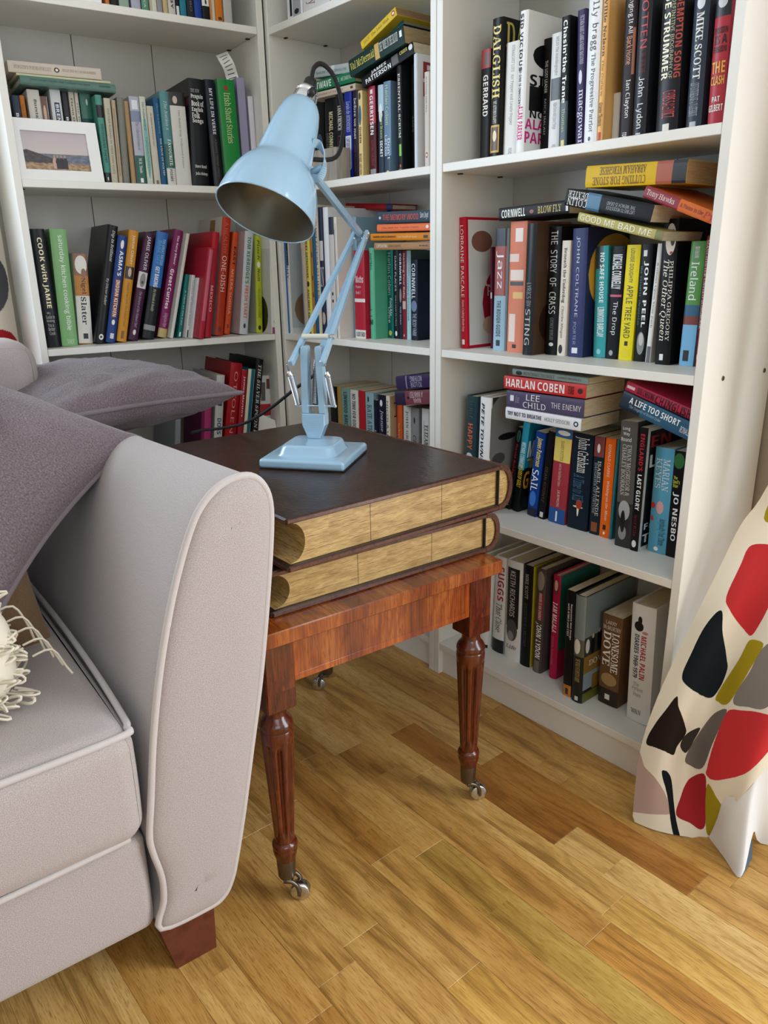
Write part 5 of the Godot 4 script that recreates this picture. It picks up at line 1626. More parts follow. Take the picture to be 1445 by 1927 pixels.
	bk(0.319, 0.7806, 0.0991, 0.022, 0.2059, 0.1129, 0, "p", "0f6a66", "t|s|b8dca8|.2,.75,.5,.97|d|Harlan Coben;t|s|f0f4f0|.45,.85,.26,.46|d|Fool Me;t|s|f4f6f4|.2,.6,.18,.36|d|Once;e|e4d84a|.25,.75,.03,.09;fr|0c4a4a|0,1,0,1;t|s|7ab0b4|.3,.6,.62,.72|F|F;t|s|d8d890|.2,.9,.06,.4|F|TO", "teal green paperback with large pale green lettering")
	bk(0.3414, 0.7806, 0.1, 0.0187, 0.2042, 0.112, 0, "p", "15191d", "t|s|d8d6ce|.35,.65,.55,.94|d|DARK PLACES;t|s|a8a8a0|.38,.62,.15,.5|d|GILLIAN FLYNN;e|e8e8e8|.3,.7,.03,.09", "black paperback with widely spaced small white capitals")
	bk(0.3604, 0.7806, 0.1, 0.0119, 0.2036, 0.112, 0, "p", "1c2434", "t|b|e8eaec|.4,.9,.62,.97|d|CORNWELL;e|8a8078|.3,.9,.42,.58;t|s|b8bcc4|.45,.8,.17,.38|d|THE DEAD", "navy paperback with white capitals down the spine, left of the maroon one")
	bk(0.3727, 0.7806, 0.1, 0.0155, 0.2033, 0.112, 0, "p", "7c2434", "t|s|ecdccc|.25,.75,.47,.97|d|Naming Your Baby;r|c8b0a0|.15,.85,.35,.44;e|c8a8a0|.35,.6,.03,.06", "maroon paperback with cream lettering")
	bk(0.3886, 0.7806, 0.1, 0.0146, 0.2034, 0.112, 0, "p", "a8ccd2", "t|s|5a7c84|.5,.85,.72,.94|d|VIOLET CANNON;t|r|4a98b0|.2,.75,.22,.7|d|Gypsy Princess;fr|4c6a6c|0,1,0,1;fe|3c5658|.2,.5,.7,.9;fe|3c5658|.5,.8,.4,.6", "pale blue paperback with a patterned teal cover")
	bk(0.4035, 0.7806, 0.1, 0.0235, 0.1834, 0.112, 0, "p", "1a2436", "t|b|dfe6ec|.2,.7,.52,.95|d|CORNWELL;e|6a80a0|.1,.9,.36,.5;t|s|b4bcc8|.3,.85,.06,.34|d|THE BODY FARM", "navy paperback with pale moonlit letters, rightmost on the corner middle shelf")
	ly(0.3686, 1.0435, 0.03, 0.1737, 0.0238, 0.15, -0.0274, 0, "p", "3c4a58", "t|b|b8463c|.25,.75,.2,.88|d|THE MEMORY WOOD;t|s|e4e8ea|.25,.85,.03,.17|d|Sam Lloyd;e|c8ccd0|.35,.6,.92,.96", "slate blue paperback with red capitals lying at the top of the corner middle pile")
	ly(0.3633, 1.0261, 0.034, 0.1748, 0.0155, 0.14, -0.023, 0, "p", "ee7a4c", "t|r|b04a34|.35,.6,.2,.9|d|The Bell Jar  Sylvia Plath;e|f4ece4|.3,.75,.02,.07", "coral orange paperback lying second in the corner middle pile")
	ly(0.344, 1.0073, 0.03, 0.1983, 0.0152, 0.14, -0.0242, 0, "p", "d8821e", "t|b|3a2410|.35,.65,.55,.95|d|GABRIEL GARCIA MARQUEZ;t|s|f0dcb8|.38,.62,.2,.52|d|One Hundred Years;r|2a1c10|.3,.7,.03,.1", "amber paperback with dark print lying third in the corner middle pile")
	ly(0.3545, 0.9871, 0.032, 0.1857, 0.015, 0.14, -0.0171, 0, "p", "a9805a", "t|b|e0d0c0|.3,.75,.75,.95|d|CAPTIVATING;t|s|7a5a40|.35,.7,.5,.72|d|MADE SIMPLE;t|b|2c2018|.4,.65,.03,.18|d|Tea Adeyinka", "tan paperback lying lowest in the corner middle pile")
	ly(0.125, 1.0902, 0.13, 0.1815, 0.0143, 0.082, -0.0692, 0, "h", "a01c26", "r|1c2a5c|0,1,.0,.12", "red picture book lying at the back of the corner middle shelf above thin books")
	shelf_row(RUN_R, "books on the lower shelf of the corner bookcase")
	bk(0.0921, 0.4287, 0.08, 0.0321, 0.2116, 0.13, 0, "p", "18181a", "e|b8a898|.3,.7,.1,.22", "black paperback with a pale figure, leftmost behind the lamp spring")
	bk(0.1252, 0.4287, 0.08, 0.0176, 0.2128, 0.132, 0, "p", "b08c4c", "", "tan-spined paperback next to the black one behind the lamp")
	bk(0.1438, 0.4287, 0.08, 0.0363, 0.2119, 0.125, 0, "p", "7ca4a4", "t|b|1c2426|.35,.75,.42,.95|d|LINWOOD BARCLAY;r|3c4a4c|0,1,0,.3", "grey-green paperback with black condensed capitals, left of the white one")
	bk(0.183, 0.4287, 0.08, 0.0333, 0.2113, 0.125, 0, "p", "dcdcd8", "t|b|17181a|.3,.7,.4,.95|d|NO TIME FOR GOODBYE;e|8aa0b4|.1,.9,.05,.34", "white paperback with heavy black condensed capitals behind the lamp base")
	bk(0.2183, 0.4287, 0.08, 0.027, 0.2128, 0.125, 0, "p", "b02430", "r|1a1416|0,1,.38,.5;r|c89a6a|.2,1,.44,.47", "red paperback with a dark belted middle on the corner lower shelf")
	bk(0.247, 0.4287, 0.08, 0.033, 0.212, 0.125, 0, "p", "8fb0b8", "t|r|2c444c|.3,.8,.3,.85|d|KATE ATKINSON;e|1c2c30|.3,.5,.88,.95", "pale blue-grey paperback with dark serif capitals on the corner lower shelf")
	bk(0.281, 0.4287, 0.08, 0.0145, 0.1952, 0.12, 0, "p", "1c2434", "t|s|9aa4b4|.3,.7,.2,.6|d|HILL", "slim dark blue paperback set back between pale blue and navy books")
	bk(0.2982, 0.4287, 0.08, 0.0293, 0.2115, 0.125, 0, "p", "1f2236", "t|ri|e0dfe4|.3,.75,.3,.82|d|Joanne Harris;e|e8e8ea|.3,.65,.86,.94;r|4c4c50|0,1,0,.3", "navy paperback with white slanted script")
	bk(0.3533, 0.4287, 0.06, 0.0143, 0.2168, 0.13, 0, "p", "d8d2c0", "t|s|2c2a26|.25,.7,.3,.94|d|NICOLA UPSON;t|s|2c2a26|.3,.7,.1,.22|d|AN;fr|b49a78|0,1,0,1;fe|c85a1e|.2,.8,.3,.65;t|R|2c241c|.1,.5,.75,.92|F|N", "cream-spined paperback with an orange and black picture on its cover")
	bk(0.3696, 0.4287, 0.08, 0.0215, 0.1982, 0.125, 0, "p", "c2562c", "t|s|e8c8a8|.35,.6,.2,.75|d|Sebastian Barry", "orange paperback with small pale lettering on the corner lower shelf")
	bk(0.396, 0.4287, 0.08, 0.0267, 0.1946, 0.125, 0, "p", "c9c9c6", "t|r|1f1f20|.3,.7,.3,.94|d|JOHN GRISHAM;t|r|1f1f20|.3,.7,.1,.2|d|TH", "white paperback with black serif capitals, left of the grey one")
	bk(0.4248, 0.4287, 0.08, 0.0267, 0.1945, 0.125, 0, "p", "8a8a8a", "t|ri|222222|.3,.7,.25,.65|d|Clean Cut;e|222222|.35,.55,.8,.88", "mid grey paperback with dark italic lettering")
	bk(0.4622, 0.4287, 0.08, 0.0243, 0.1975, 0.125, 0, "p", "d3d3d0", "t|R|1c1c1e|.45,.9,.1,.8|d|ELIZABETH GEORGE;r|1c1c1e|.32,.35,.1,.85", "white paperback with ruled black capitals, rightmost on the corner lower shelf")
	ly(0.4074, 0.6679, 0.05, 0.1174, 0.031, 0.12, 0.1494, 1, "p", "3c2f54", "t|s|c4bcd4|.08,.48,.44,.78|d|NOTHING;t|s|c4bcd4|.54,.9,.44,.78|d|TO LOSE;e|141018|.3,.55,.33,.38;r|9a8cac|0,1,.3,.33", "purple paperback lying upside down uppermost at the right of the corner lower shelf")
	ly(0.4039, 0.6293, 0.05, 0.121, 0.0331, 0.12, 0.1482, 1, "p", "7a4450", "t|s|dcc4c4|.1,.5,.45,.82|d|A WANTED;t|s|dcc4c4|.55,.88,.55,.75|d|MAN;e|181014|.4,.6,.36,.42;r|2c2440|0,1,0,.3", "dusky red paperback lying upside down beneath the purple one")
	shelf_row(RUN_B, "books on the top shelf of the left bookcase")
	bk(-0.3674, 1.5005, 0.008, 0.0083, 0.2, 0.13, 0, "p", "b9703c", "", "thin orange paperback, leftmost on the left top shelf beside the white box")
	bk(-0.3574, 1.5005, 0.008, 0.0181, 0.21, 0.14, 0, "h", "22201e", "", "dark brown-black hardback on the left top shelf")
	bk(-0.3384, 1.5005, 0.008, 0.0215, 0.21, 0.14, 0, "p", "8ea594", "", "sage green paperback on the left top shelf")
	bk(-0.3115, 1.5005, 0.008, 0.0201, 0.22, 0.14, 0, "p", "a9a9bc", "", "lavender grey paperback on the left top shelf")
	bk(-0.2887, 1.5005, 0.008, 0.0152, 0.2, 0.13, 0, "p", "5d8c74", "t|s|d8e4d8|.3,.6,.03,.2|d|LORCA", "leaf green spine lettered in pale capitals on the left top shelf")
	bk(-0.2707, 1.5005, 0.008, 0.0158, 0.2, 0.13, 0, "p", "d5d2c4", "r|b0a890|0,.35,0,1", "cream and white paperback on the left top shelf")
	bk(-0.2538, 1.5005, 0.008, 0.012, 0.2, 0.13, 0, "p", "8e8e90", "", "grey paperback between cream spines on the left top shelf")
	bk(-0.2404, 1.5005, 0.008, 0.011, 0.19, 0.13, 0, "p", "c0aa80", "", "tan paperback on the left top shelf")
	bk(-0.2281, 1.5005, 0.008, 0.0163, 0.2, 0.13, 0, "p", "c4c3bc", "t|b|1a1a1a|.35,.7,.06,.4|d|HORNBY", "pale grey book with bold black capitals on the left top shelf")
	bk(-0.2104, 1.5005, 0.008, 0.0078, 0.19, 0.13, 0, "p", "1b1b1d", "r|d8d8d4|.1,.9,0,.1", "black paperback with a white corner on the left top shelf")
	bk(-0.2008, 1.5005, 0.008, 0.0146, 0.2, 0.13, 0, "p", "2c7890", "", "teal blue paperback on the left top shelf")
	bk(-0.1844, 1.5005, 0.008, 0.0162, 0.21, 0.13, 0, "p", "26282c", "t|s|6a7074|.4,.7,.06,.3|d|NESBO", "charcoal paperback with faint lettering on the left top shelf")
	bk(-0.167, 1.5005, 0.008, 0.0176, 0.22, 0.14, 0, "h", "1f3f8c", "", "royal blue hardback on the left top shelf")
	bk(-0.148, 1.5005, 0.008, 0.0176, 0.2, 0.13, 0, "p", "18191c", "r|e4e4e0|.02,.98,.14,.22;e|1c1c1c|.4,.65,.155,.205", "black paperback with a white square label on the left top shelf")
	bk(-0.1294, 1.5005, 0.008, 0.0127, 0.2, 0.13, 0, "p", "c0834a", "r|c8c2b0|.4,1,0,1", "orange-brown and cream paperback on the left top shelf")
	bk(-0.1158, 1.5005, 0.008, 0.0179, 0.2, 0.13, 0, "p", "cf7626", "r|4a2a14|.3,.8,.02,.05", "bright orange paperback near the right end of the left top shelf")
	bk(-0.0954, 1.5005, 0.008, 0.0208, 0.23, 0.15, 0, "p", "b4b6b0", "", "pale grey large paperback, rightmost on the left top shelf")
	shelf_row(RUN_B, "poetry books on the upper shelf of the left bookcase")
	bk(-0.5746, 1.1432, 0.075, 0.0147, 0.1752, 0.11, 0, "p", "3a4350", "t|b|e8e8e8|.25,.65,.56,.8|d|Behan", "dark slate paperback with white lettering, leftmost above the photo frame")
	bk(-0.559, 1.1432, 0.075, 0.0101, 0.1762, 0.11, 0, "p", "b8702c", "t|s|6a3c14|.35,.6,.3,.9|d|Graham Greene", "burnt orange paperback, second from left above the photo frame")
	bk(-0.5442, 1.1432, 0.065, 0.0248, 0.188, 0.125, 0, "p", "d0cbc2", "t|R|2c2a28|.4,.72,.55,.9|d|Borstal Boy;t|R|2c2a28|.4,.72,.3,.45|d|B", "fat pale paperback with dark serif lettering above the photo frame")
	bk(-0.5178, 1.1432, 0.075, 0.0156, 0.1783, 0.11, 0, "p", "cfc8c0", "r|6a4a3c|.1,.9,.62,1;e|d0a890|.3,.7,.7,.9;t|b|2a2a2c|.35,.7,.36,.54|d|DIC", "paperback with a brownish photo over white, third spine gap above the frame")
	bk(-0.4968, 1.1432, 0.065, 0.022, 0.1934, 0.125, 0, "p", "ced3d4", "r|1c2a4c|.3,.8,.5,.86;r|4c9cc4|.3,.8,.36,.5;t|b|dfe4e8|.4,.7,.5,.84|d|BRENDAN", "white paperback with a navy and sky-blue title panel above the frame")
	bk(-0.47, 1.1432, 0.075, 0.0122, 0.1946, 0.12, 0, "p", "3c3c3e", "t|b|e8e8e8|.3,.7,.48,.72|d|BEHAN", "dark grey paperback with white capitals above the frame")
	bk(-0.4551, 1.1432, 0.075, 0.0114, 0.1948, 0.12, 0, "p", "cdc6b4", "t|b|4a443a|.3,.65,.5,.92|d|Flann OBrien", "ivory paperback with a soft brown title, right half above the frame")
	bk(-0.4422, 1.1432, 0.075, 0.0079, 0.1915, 0.12, 0, "p", "d2cdc0", "t|r|3a3630|.35,.7,.4,.9|d|THE INFORMER", "narrow ivory paperback with spaced capitals beside the dark green one")
	bk(-0.4318, 1.1432, 0.075, 0.0252, 0.1946, 0.12, 0, "p", "1f4e46", "e|d8e4dc|.45,.7,.84,.95;r|2f6a5c|0,1,.72,1;e|d8e4dc|.5,.66,.86,.93", "wide dark green paperback with a small white diamond")
	bk(-0.4055, 1.1432, 0.04, 0.0142, 0.1848, 0.15, -0.0041, "h", "4f8f80", "r|16191a|0,1,.75,.89;t|b|183430|.35,.68,.24,.68|d|DISCOVERING POETRY;r|121416|0,1,0,.13;e|d8d8d0|.4,.6,.04,.08", "sea green hardback with black bands and dark lettering")
	bk(-0.3905, 1.1432, 0.04, 0.0142, 0.1798, 0.128, 0.0162, "p", "bfb8a4", "t|s|6a6250|.35,.65,.12,.88|d|FURTHER ROMANS IN THEIR OWN VOICE", "cream paperback with faint brown capitals beside the sea green hardback")
	bk(-0.3736, 1.1432, 0.042, 0.0091, 0.1774, 0.12, 0.0188, "p", "b5a48a", "r|8a7458|.3,.5,.1,.9", "thin buff pamphlet with a worn spine")
	bk(-0.3641, 1.1432, 0.038, 0.0146, 0.1835, 0.13, 0.032, "h", "7b7b72", "", "grey cloth hardback between two buff spines")
	bk(-0.3445, 1.1432, 0.042, 0.0113, 0.1778, 0.12, 0.0064, "h", "a88a62", "", "tan worn hardback left of the green and lilac poetry paperback")
	bk(-0.3305, 1.1432, 0.04, 0.0222, 0.1886, 0.128, 0.0027, "p", "b1b2bf", "r|7a86a0|.0,1,.72,.84;r|e0e0e6|.2,.8,.86,.96;t|r|5a5a68|.4,.7,.4,.72|d|The Collected Poems of;r|14594a|0,1,0,.34;t|r|e8ece8|.35,.65,.14,.31|d|W.B. Yeats;r|e8ece8|.35,.65,.03,.08", "lilac grey paperback with a sea view and a green foot")
	bk(-0.307, 1.1432, 0.04, 0.0139, 0.1902, 0.128, 0.0037, "p", "c9cfc0", "e|7ab0a8|.1,.9,.1,.78;t|r|3c3a34|.35,.65,.62,.94|d|The Puffin Book of;t|r|2c5450|.3,.65,.08,.55|d|Twentieth Century Verse", "cream and aqua marbled paperback")
	bk(-0.2895, 1.1432, 0.042, 0.0156, 0.1721, 0.115, -0.0088, "p", "c8c2b2", "t|R|3a362e|.4,.62,.5,.92|d|The Penguin Book of Irish Verse;r|6a6454|.3,.7,.02,.07", "short ivory paperback with a dark title line")
	bk(-0.2731, 1.1432, 0.04, 0.0137, 0.1904, 0.128, -0.0079, "p", "24567c", "t|s|e0e6ea|.45,.75,.12,.55|d|THE STATE OF POETRY;t|s|7aa4c4|.4,.7,.6,.94|d|Alison Brackenbury", "deep blue paperback with white lettering on its lower half")
	bk(-0.259, 1.1432, 0.034, 0.0209, 0.2044, 0.15, -0.0044, "h", "5a8c90", "t|ri|c8dcdc|.35,.7,.6,.9|d|The Nation s;r|2c5c54|0,1,.2,.45;t|R|eef2f0|.4,.75,.22,.5|d|FAVOURITE;r|d5d2cc|0,1,0,.19;t|b|2a2c2c|.3,.6,.05,.18|d|POEMS", "mottled sea-green hardback with white capitals and a white foot")
	bk(-0.2372, 1.1432, 0.034, 0.0373, 0.205, 0.14, -0.0007, "p", "d6d3cd", "r|1c1a1c|0,1,.86,1;e|c8b8a8|.2,.5,.88,.96;t|r|7a7672|.45,.6,.2,.82|d|The Rattle Bag  Collected Poems", "tall white paperback with a black photo and maroon bar at its top")
	bk(-0.1994, 1.1432, 0.024, 0.0408, 0.2353, 0.17, 0.0355, "h", "15181b", "t|r|b4b2ac|.1,.62,.875,.905|h|THE NEW;t|R|ecebe6|.1,.82,.81,.86|h|Penguin;t|R|ecebe6|.12,.85,.75,.8|h|Book of;t|R|ecebe6|.12,.8,.69,.74|h|English;t|R|ecebe6|.12,.58,.64,.69|h|Folk;t|R|ecebe6|.14,.78,.585,.635|h|Songs;t|R|d8d6d0|.15,.85,.175,.205|h|Steve Roud;t|R|d8d6d0|.15,.88,.1,.135|h|Julia Bishop;br|17171a|0,1,0,1;br|5c2430|.55,1,.76,.82", "thick black hardback with five lines of white lettering")
	bk(-0.1437, 1.1432, 0.03, 0.0262, 0.2385, 0.15, -0.0262, "h", "1f2333", "t|b|d8dade|.35,.65,.5,.92|d|MY LIFE IN VERSE;r|15161a|0,1,0,.5;t|ri|6a6c72|.4,.65,.1,.46|d|A Journey Through Poetry", "navy and black hardback with spaced silver capitals")
	bk(-0.1152, 1.1432, 0.028, 0.0466, 0.2419, 0.16, -0.0207, "h", "2c8a44", "r|10120f|0,.06,0,1;t|r|d6dca0|.35,.7,.42,.88|d|Irish Short Stories;r|a8342a|.4,.58,.9,.94;r|1c2a18|.48,.5,.94,1", "tall green hardback with cream lettering and a small red tag")
	bk(-0.0588, 1.1432, 0.04, 0.0209, 0.2527, 0.15, -0.0109, "p", "9b97b4", "", "lavender paperback beside the tall green hardback")
	bk(-0.0296, 1.1432, 0.045, 0.014, 0.215, 0.13, -0.0138, "p", "d2d0da", "", "narrow pale lilac booklet, rightmost on the left upper shelf")
	ly(-0.5764, 1.3598, 0.055, 0.1939, 0.0223, 0.13, 0.0143, 0, "p", "cfc3b4", "t|r|8a7c72|.35,.65,.55,.94|d|PENGUIN'S POEMS FOR LIFE;e|3c2424|.28,.72,.46,.52;e|e8dcd0|.38,.62,.475,.505;t|r|8a7c72|.35,.65,.06,.43|d|SELECTED by LAURA BARBER", "ivory paperback lying on top at the left with small grey capitals")
	ly(-0.5629, 1.3533, 0.05, 0.1976, 0.0049, 0.12, 0.0097, 0, "p", "cfcda8", "", "thin cream booklet lying between the ivory and the green books")
	ly(-0.559, 1.3353, 0.04, 0.2009, 0.0174, 0.14, -0.0006, 0, "h", "5c7c72", "t|r|24302c|.45,.75,.28,.9|d|John Cooper Clarke  The Luckiest Guy Alive;t|b|2c3c38|.5,.7,.06,.18|d|PICADOR POETRY", "grey-green hardback lying below the cream booklet")
	shelf_row(RUN_B, "cookery books on the middle shelf of the left bookcase")
	bk(-0.5833, 0.7806, 0.046, 0.0313, 0.2634, 0.166, -0.0047, "h", "1a1d22", "t|b|f0e6b4|.3,.72,.34,.93|d|COOK with JAMIE;t|s|b4b2ac|.3,.55,.285,.31|h|My;t|s|b4b2ac|.2,.8,.25,.28|h|Guide to;t|s|b4b2ac|.22,.75,.215,.245|h|Making;t|s|b4b2ac|.25,.65,.18,.21|h|You a;t|s|b4b2ac|.25,.7,.145,.175|h|Better;t|s|b4b2ac|.28,.68,.11,.14|h|Cook", "black hardback with fat cream capitals, leftmost of the cookery books")
	bk(-0.5499, 0.7806, 0.052, 0.0362, 0.2632, 0.16, 0.0332, "h", "7fae74", "t|s|f0f4ec|.35,.72,.14,.95|d|saturday kitchen cooking bible;t|ri|c8dcc0|.35,.8,.02,.06|h|W&N", "soft green hardback with white lower-case lettering")
	bk(-0.5072, 0.7806, 0.0688, 0.0321, 0.2095, 0.1432, 0.0612, "p", "dedad2", "r|b8762a|0,1,.54,.8;r|8a6248|0,1,.76,1;e|e2dcd2|.1,.95,.78,.98;e|8a6248|.5,.85,.74,.84;t|R|2a2018|.4,.8,.56,.74|d|Nigel;t|R|17171a|.35,.75,.22,.53|d|Slater;r|1c1c1e|.35,.7,.06,.12;r|b87a30|0,1,0,.01", "short torn-topped white and ochre book with black serif lettering")
	bk(-0.4747, 0.7806, 0.047, 0.0239, 0.2775, 0.165, 0.2356, "h", "17191c", "t|ri|d6d4ce|.4,.75,.7,.96|d|Dip in Brilliant;t|ri|c8c6c0|.35,.65,.33,.56|d|By Dhruv Baker;e|d8d8d4|.3,.75,.03,.08;e|17191c|.4,.62,.045,.065", "tall black hardback with thin white handwriting down the spine")
	bk(-0.4497, 0.7806, 0.0441, 0.0219, 0.2541, 0.1679, 0.2393, "h", "27407c", "t|b|eef0f2|.35,.75,.63,.86|d|ASMA'S;r|7c2a34|.25,.8,.24,.6;t|b|f0dcc0|.34,.72,.25,.59|d|INDIAN KITCHEN;e|e8e4d8|.35,.7,.88,.96;e|e8e4d8|.35,.7,.17,.22;r|c8d0dc|.35,.75,.04,.09", "navy hardback with white capitals and a red-bordered title")
	bk(-0.4224, 0.7806, 0.0494, 0.0231, 0.2659, 0.1626, 0.2336, "h", "c98a2e", "t|s|f0e2bc|.35,.72,.7,.96|d|Jamie Oliver;r|2c2a30|.08,.95,.57,.68;e|c8a48c|.35,.7,.59,.67;t|si|6a4414|.4,.65,.14,.54|d|Happy Days with the Naked Chef;r|7c4c14|.35,.65,.03,.1", "mustard orange hardback with a small dark portrait halfway")
	bk(-0.3901, 0.7806, 0.0656, 0.0241, 0.2628, 0.1464, 0.2723, "h", "46243f", "t|s|efe9ec|.3,.72,.66,.97|d|JAMIE OLIVER;r|d8d4d4|.06,.95,.49,.64;e|8c8484|.25,.8,.5,.63;e|3c3436|.4,.65,.53,.56;t|ri|b49ab0|.4,.65,.12,.46|d|The Return of the Naked Chef;e|e0d8dc|.35,.65,.05,.1", "plum purple hardback with white capitals and a laughing black and white face")
	bk(-0.352, 0.7806, 0.0731, 0.0291, 0.2637, 0.1389, 0.2515, "h", "20262a", "r|1f6ab8|0,1,.49,1;t|b|9cc4e4|.6,.85,.7,.94|d|THE GREAT BRITISH;t|b|4c94d4|.25,.55,.7,.92|d|BAKE OFF;t|b|f0f4f6|.3,.65,.49,.68|d|GET BAKING;t|ri|c8c4a8|.3,.6,.26,.47|d|for friends & family;r|8a8c8c|0,1,.08,.13", "hardback split bright blue above and black below with white lettering")
	bk(-0.3083, 0.7806, 0.0895, 0.0232, 0.2716, 0.1225, 0.2696, "h", "82285e", "t|b|ecd8e4|.35,.65,.68,.95|d|The Hairy Bikers';t|b|f8ecf0|.25,.65,.27,.64|d|Great Curries;t|r|dcb0cc|.25,.75,.1,.23|d|Si King & Dave Myers;r|c0a866|0,1,0,.085", "magenta hardback with white lettering and a gold foil foot")
	bk(-0.2831, 0.7806, 0.0654, 0.008, 0.2638, 0.1466, 0.2672, "p", "d4d2ca", "", "bent white booklet leaning on the right of the magenta hardback")
	bk(-0.263, 0.7806, 0.0662, 0.0097, 0.1605, 0.13, 0.2345, "p", "1f6f6c", "t|s|c8e0dc|.35,.7,.2,.75|d|A Taste of the East;r|d8e8e6|.3,.7,.02,.09", "slim teal paperback, short, left of the small white booklet")
	bk(-0.2485, 0.7806, 0.048, 0.0084, 0.158, 0.13, 0.2105, "p", "d5d5d2", "t|b|8a8a8c|.35,.7,.2,.68|d|101 VEGGIE DISHES;t|ri|3c3c40|.3,.7,.7,.92|d|Good Food;r|2c2c30|.3,.7,.01,.13", "short white booklet with grey capitals among the cookery books")
	bk(-0.2398, 0.7806, 0.0317, 0.0052, 0.1517, 0.12, 0.2158, "p", "dcdce0", "", "thin white booklet leaning beside the short grey-lettered one")
	bk(-0.2339, 0.7806, -0.0071, 0.0147, 0.2235, 0.18, 0.2151, "h", "a82438", "r|c0586a|.2,.8,.2,.98", "plain crimson hardback with a worn paler spine")
	bk(-0.2101, 0.7806, 0.013, 0.0173, 0.2601, 0.18, 0.1787, "h", "b01a2e", "t|b|e0a8b0|.3,.65,.25,.5|d|MEXICO", "bright red hardback with partly hidden white capitals behind the crimson one")
	bk(-0.1705, 0.7806, 0.0438, 0.023, 0.296, 0.1682, 0.1606, "h", "b93a22", "t|s|d86a4a|.3,.7,.7,.96|d|A HEALTHY;t|s|f2dcd2|.25,.75,.38,.68|d|ONE-DISH;e|7c2416|.25,.65,.03,.08;br|d0cdc6|0,1,0,1;br|8c6a1e|.5,.72,.82,.98", "tall vermilion hardback with thin white capitals")
	bk(-0.1326, 0.7806, 0.0743, 0.0165, 0.2625, 0.1377, 0.1793, "h", "e2592c", "t|b|2c1c1c|.35,.75,.68,.86|d|EAST;t|s|f4c8a8|.3,.65,.2,.64|d|MEERA SODHA;r|8c3018|.3,.6,.06,.1", "orange hardback with black and cream spaced capitals")
	bk(-0.1052, 0.7806, 0.0333, 0.0234, 0.2614, 0.1787, 0.1411, "h", "c4c8cc", "t|b|2c7c50|.3,.7,.5,.95|d|TOM KERRIDGE'S;t|b|d0603c|.3,.7,.16,.48|d|FRESH START;e|3c4448|.35,.65,.06,.11;br|c0b8bc|0,1,0,1;br|3c2024|.1,.6,.7,.94;br|3c2024|.1,.6,.2,.4", "pale grey hardback with green and orange condensed capitals")
	bk(-0.0464, 0.7806, 0.0558, 0.0186, 0.2503, 0.1562, 0.0508, "h", "b9c22c", "t|bi|2c6a4a|.3,.7,.76,.96|d|Pinch;e|f0f0e4|.25,.75,.68,.74;t|bi|2c6a4a|.3,.7,.54,.67|d|Nom;t|s|4c6a34|.3,.65,.16,.46|d|KATE ALLINSON & CATHERINE;e|1c2420|.25,.7,.03,.08;br|d4d6b8|0,1,0,1", "acid yellow-green hardback with dark green script")
	bk(-0.0249, 0.7806, 0.0047, 0.0183, 0.2402, 0.19, 0.0405, "h", "d4d2cc", "t|b|1c1c1e|.3,.65,.55,.98|d|THE HAIRY DIETERS;t|s|8c8c8c|.3,.6,.3,.52|d|How to love food;t|s|3c3c3c|.3,.6,.12,.26|d|Si King;r|84306a|.1,1,0,.07;br|d0cec8|0,1,0,1;be|1c1814|.45,.9,0,.4", "white hardback with black capitals and a dark crouching figure, rightmost of the cookery books")
	shelf_row(RUN_B, "large books on the lower shelf of the left bookcase")
	bk(-0.3235, 0.4287, 0.02, 0.0144, 0.2704, 0.18, 0.12, "p", "8c9498", "", "pale grey folder leaning at the left, mostly behind the velvet cushion")
	bk(-0.2524, 0.4287, 0.02, 0.0269, 0.249, 0.14, 0.12, "p", "6c2050", "r|a82468|.3,1,.3,1;e|d88aa8|.5,.7,.8,.9", "plum and pink spotted paperback behind the velvet cushion")
	bk(-0.2171, 0.4287, 0.02, 0.0222, 0.2545, 0.18, 0.136, "h", "c4c8c4", "t|b|1f3c64|.25,.75,.68,.92|d|TOM;t|b|1f3c64|.25,.75,.38,.55|d|DOES;t|b|b8382c|.25,.75,.05,.34|d|DOPE", "white hardback with navy and red condensed capitals behind the cushion tip")
	bk(-0.1904, 0.4287, 0.02, 0.0319, 0.2829, 0.19, 0.1786, "h", "a01c24", "t|s|d88c88|.35,.65,.08,.92|d|OTTOLENGHI", "fat dark red hardback with widely spaced thin capitals")
	bk(-0.1527, 0.4287, 0.02, 0.0155, 0.2627, 0.17, 0.1604, "p", "a82230", "t|b|ecdcd8|.35,.7,.52,.94|d|James Martin's;t|b|5c3a80|.35,.6,.2,.48|d|Great British", "red paperback with bold white lettering between fat red and cream books")
	bk(-0.1352, 0.4287, 0.02, 0.0196, 0.2638, 0.17, 0.1638, "h", "1f6a84", "r|d8cfae|0,.4,0,1;r|d0d4c8|.9,1,0,1", "cream-edged teal blue hardback leaning right")
	bk(-0.1119, 0.4287, 0.02, 0.0215, 0.2876, 0.19, 0.1539, "h", "15161a", "t|Ri|c0beb8|.3,.72,.06,.95|d|THE SILVER SPOON ITALIAN", "tall black hardback with slanted silver serif capitals leaning right")
	bk(-0.0572, 0.4287, 0.06, 0.0324, 0.2344, 0.15, 0.0569, "p", "d0d2d0", "r|b0242c|0,1,.52,.66;r|5a5a58|.1,.5,.7,.92;r|6a4638|.6,.95,.84,.96;t|r|2c2c2e|.55,.85,.2,.48|d|the fa", "white and red magazine-like book with grey photos, upright at the right")
	bk(-0.0137, 0.4287, 0.04, 0.0123, 0.2393, 0.16, 0.0117, "h", "c8ccca", "", "white book standing behind the others, rightmost on the left lower shelf")


# ---------------------------------------------------------------- curtains

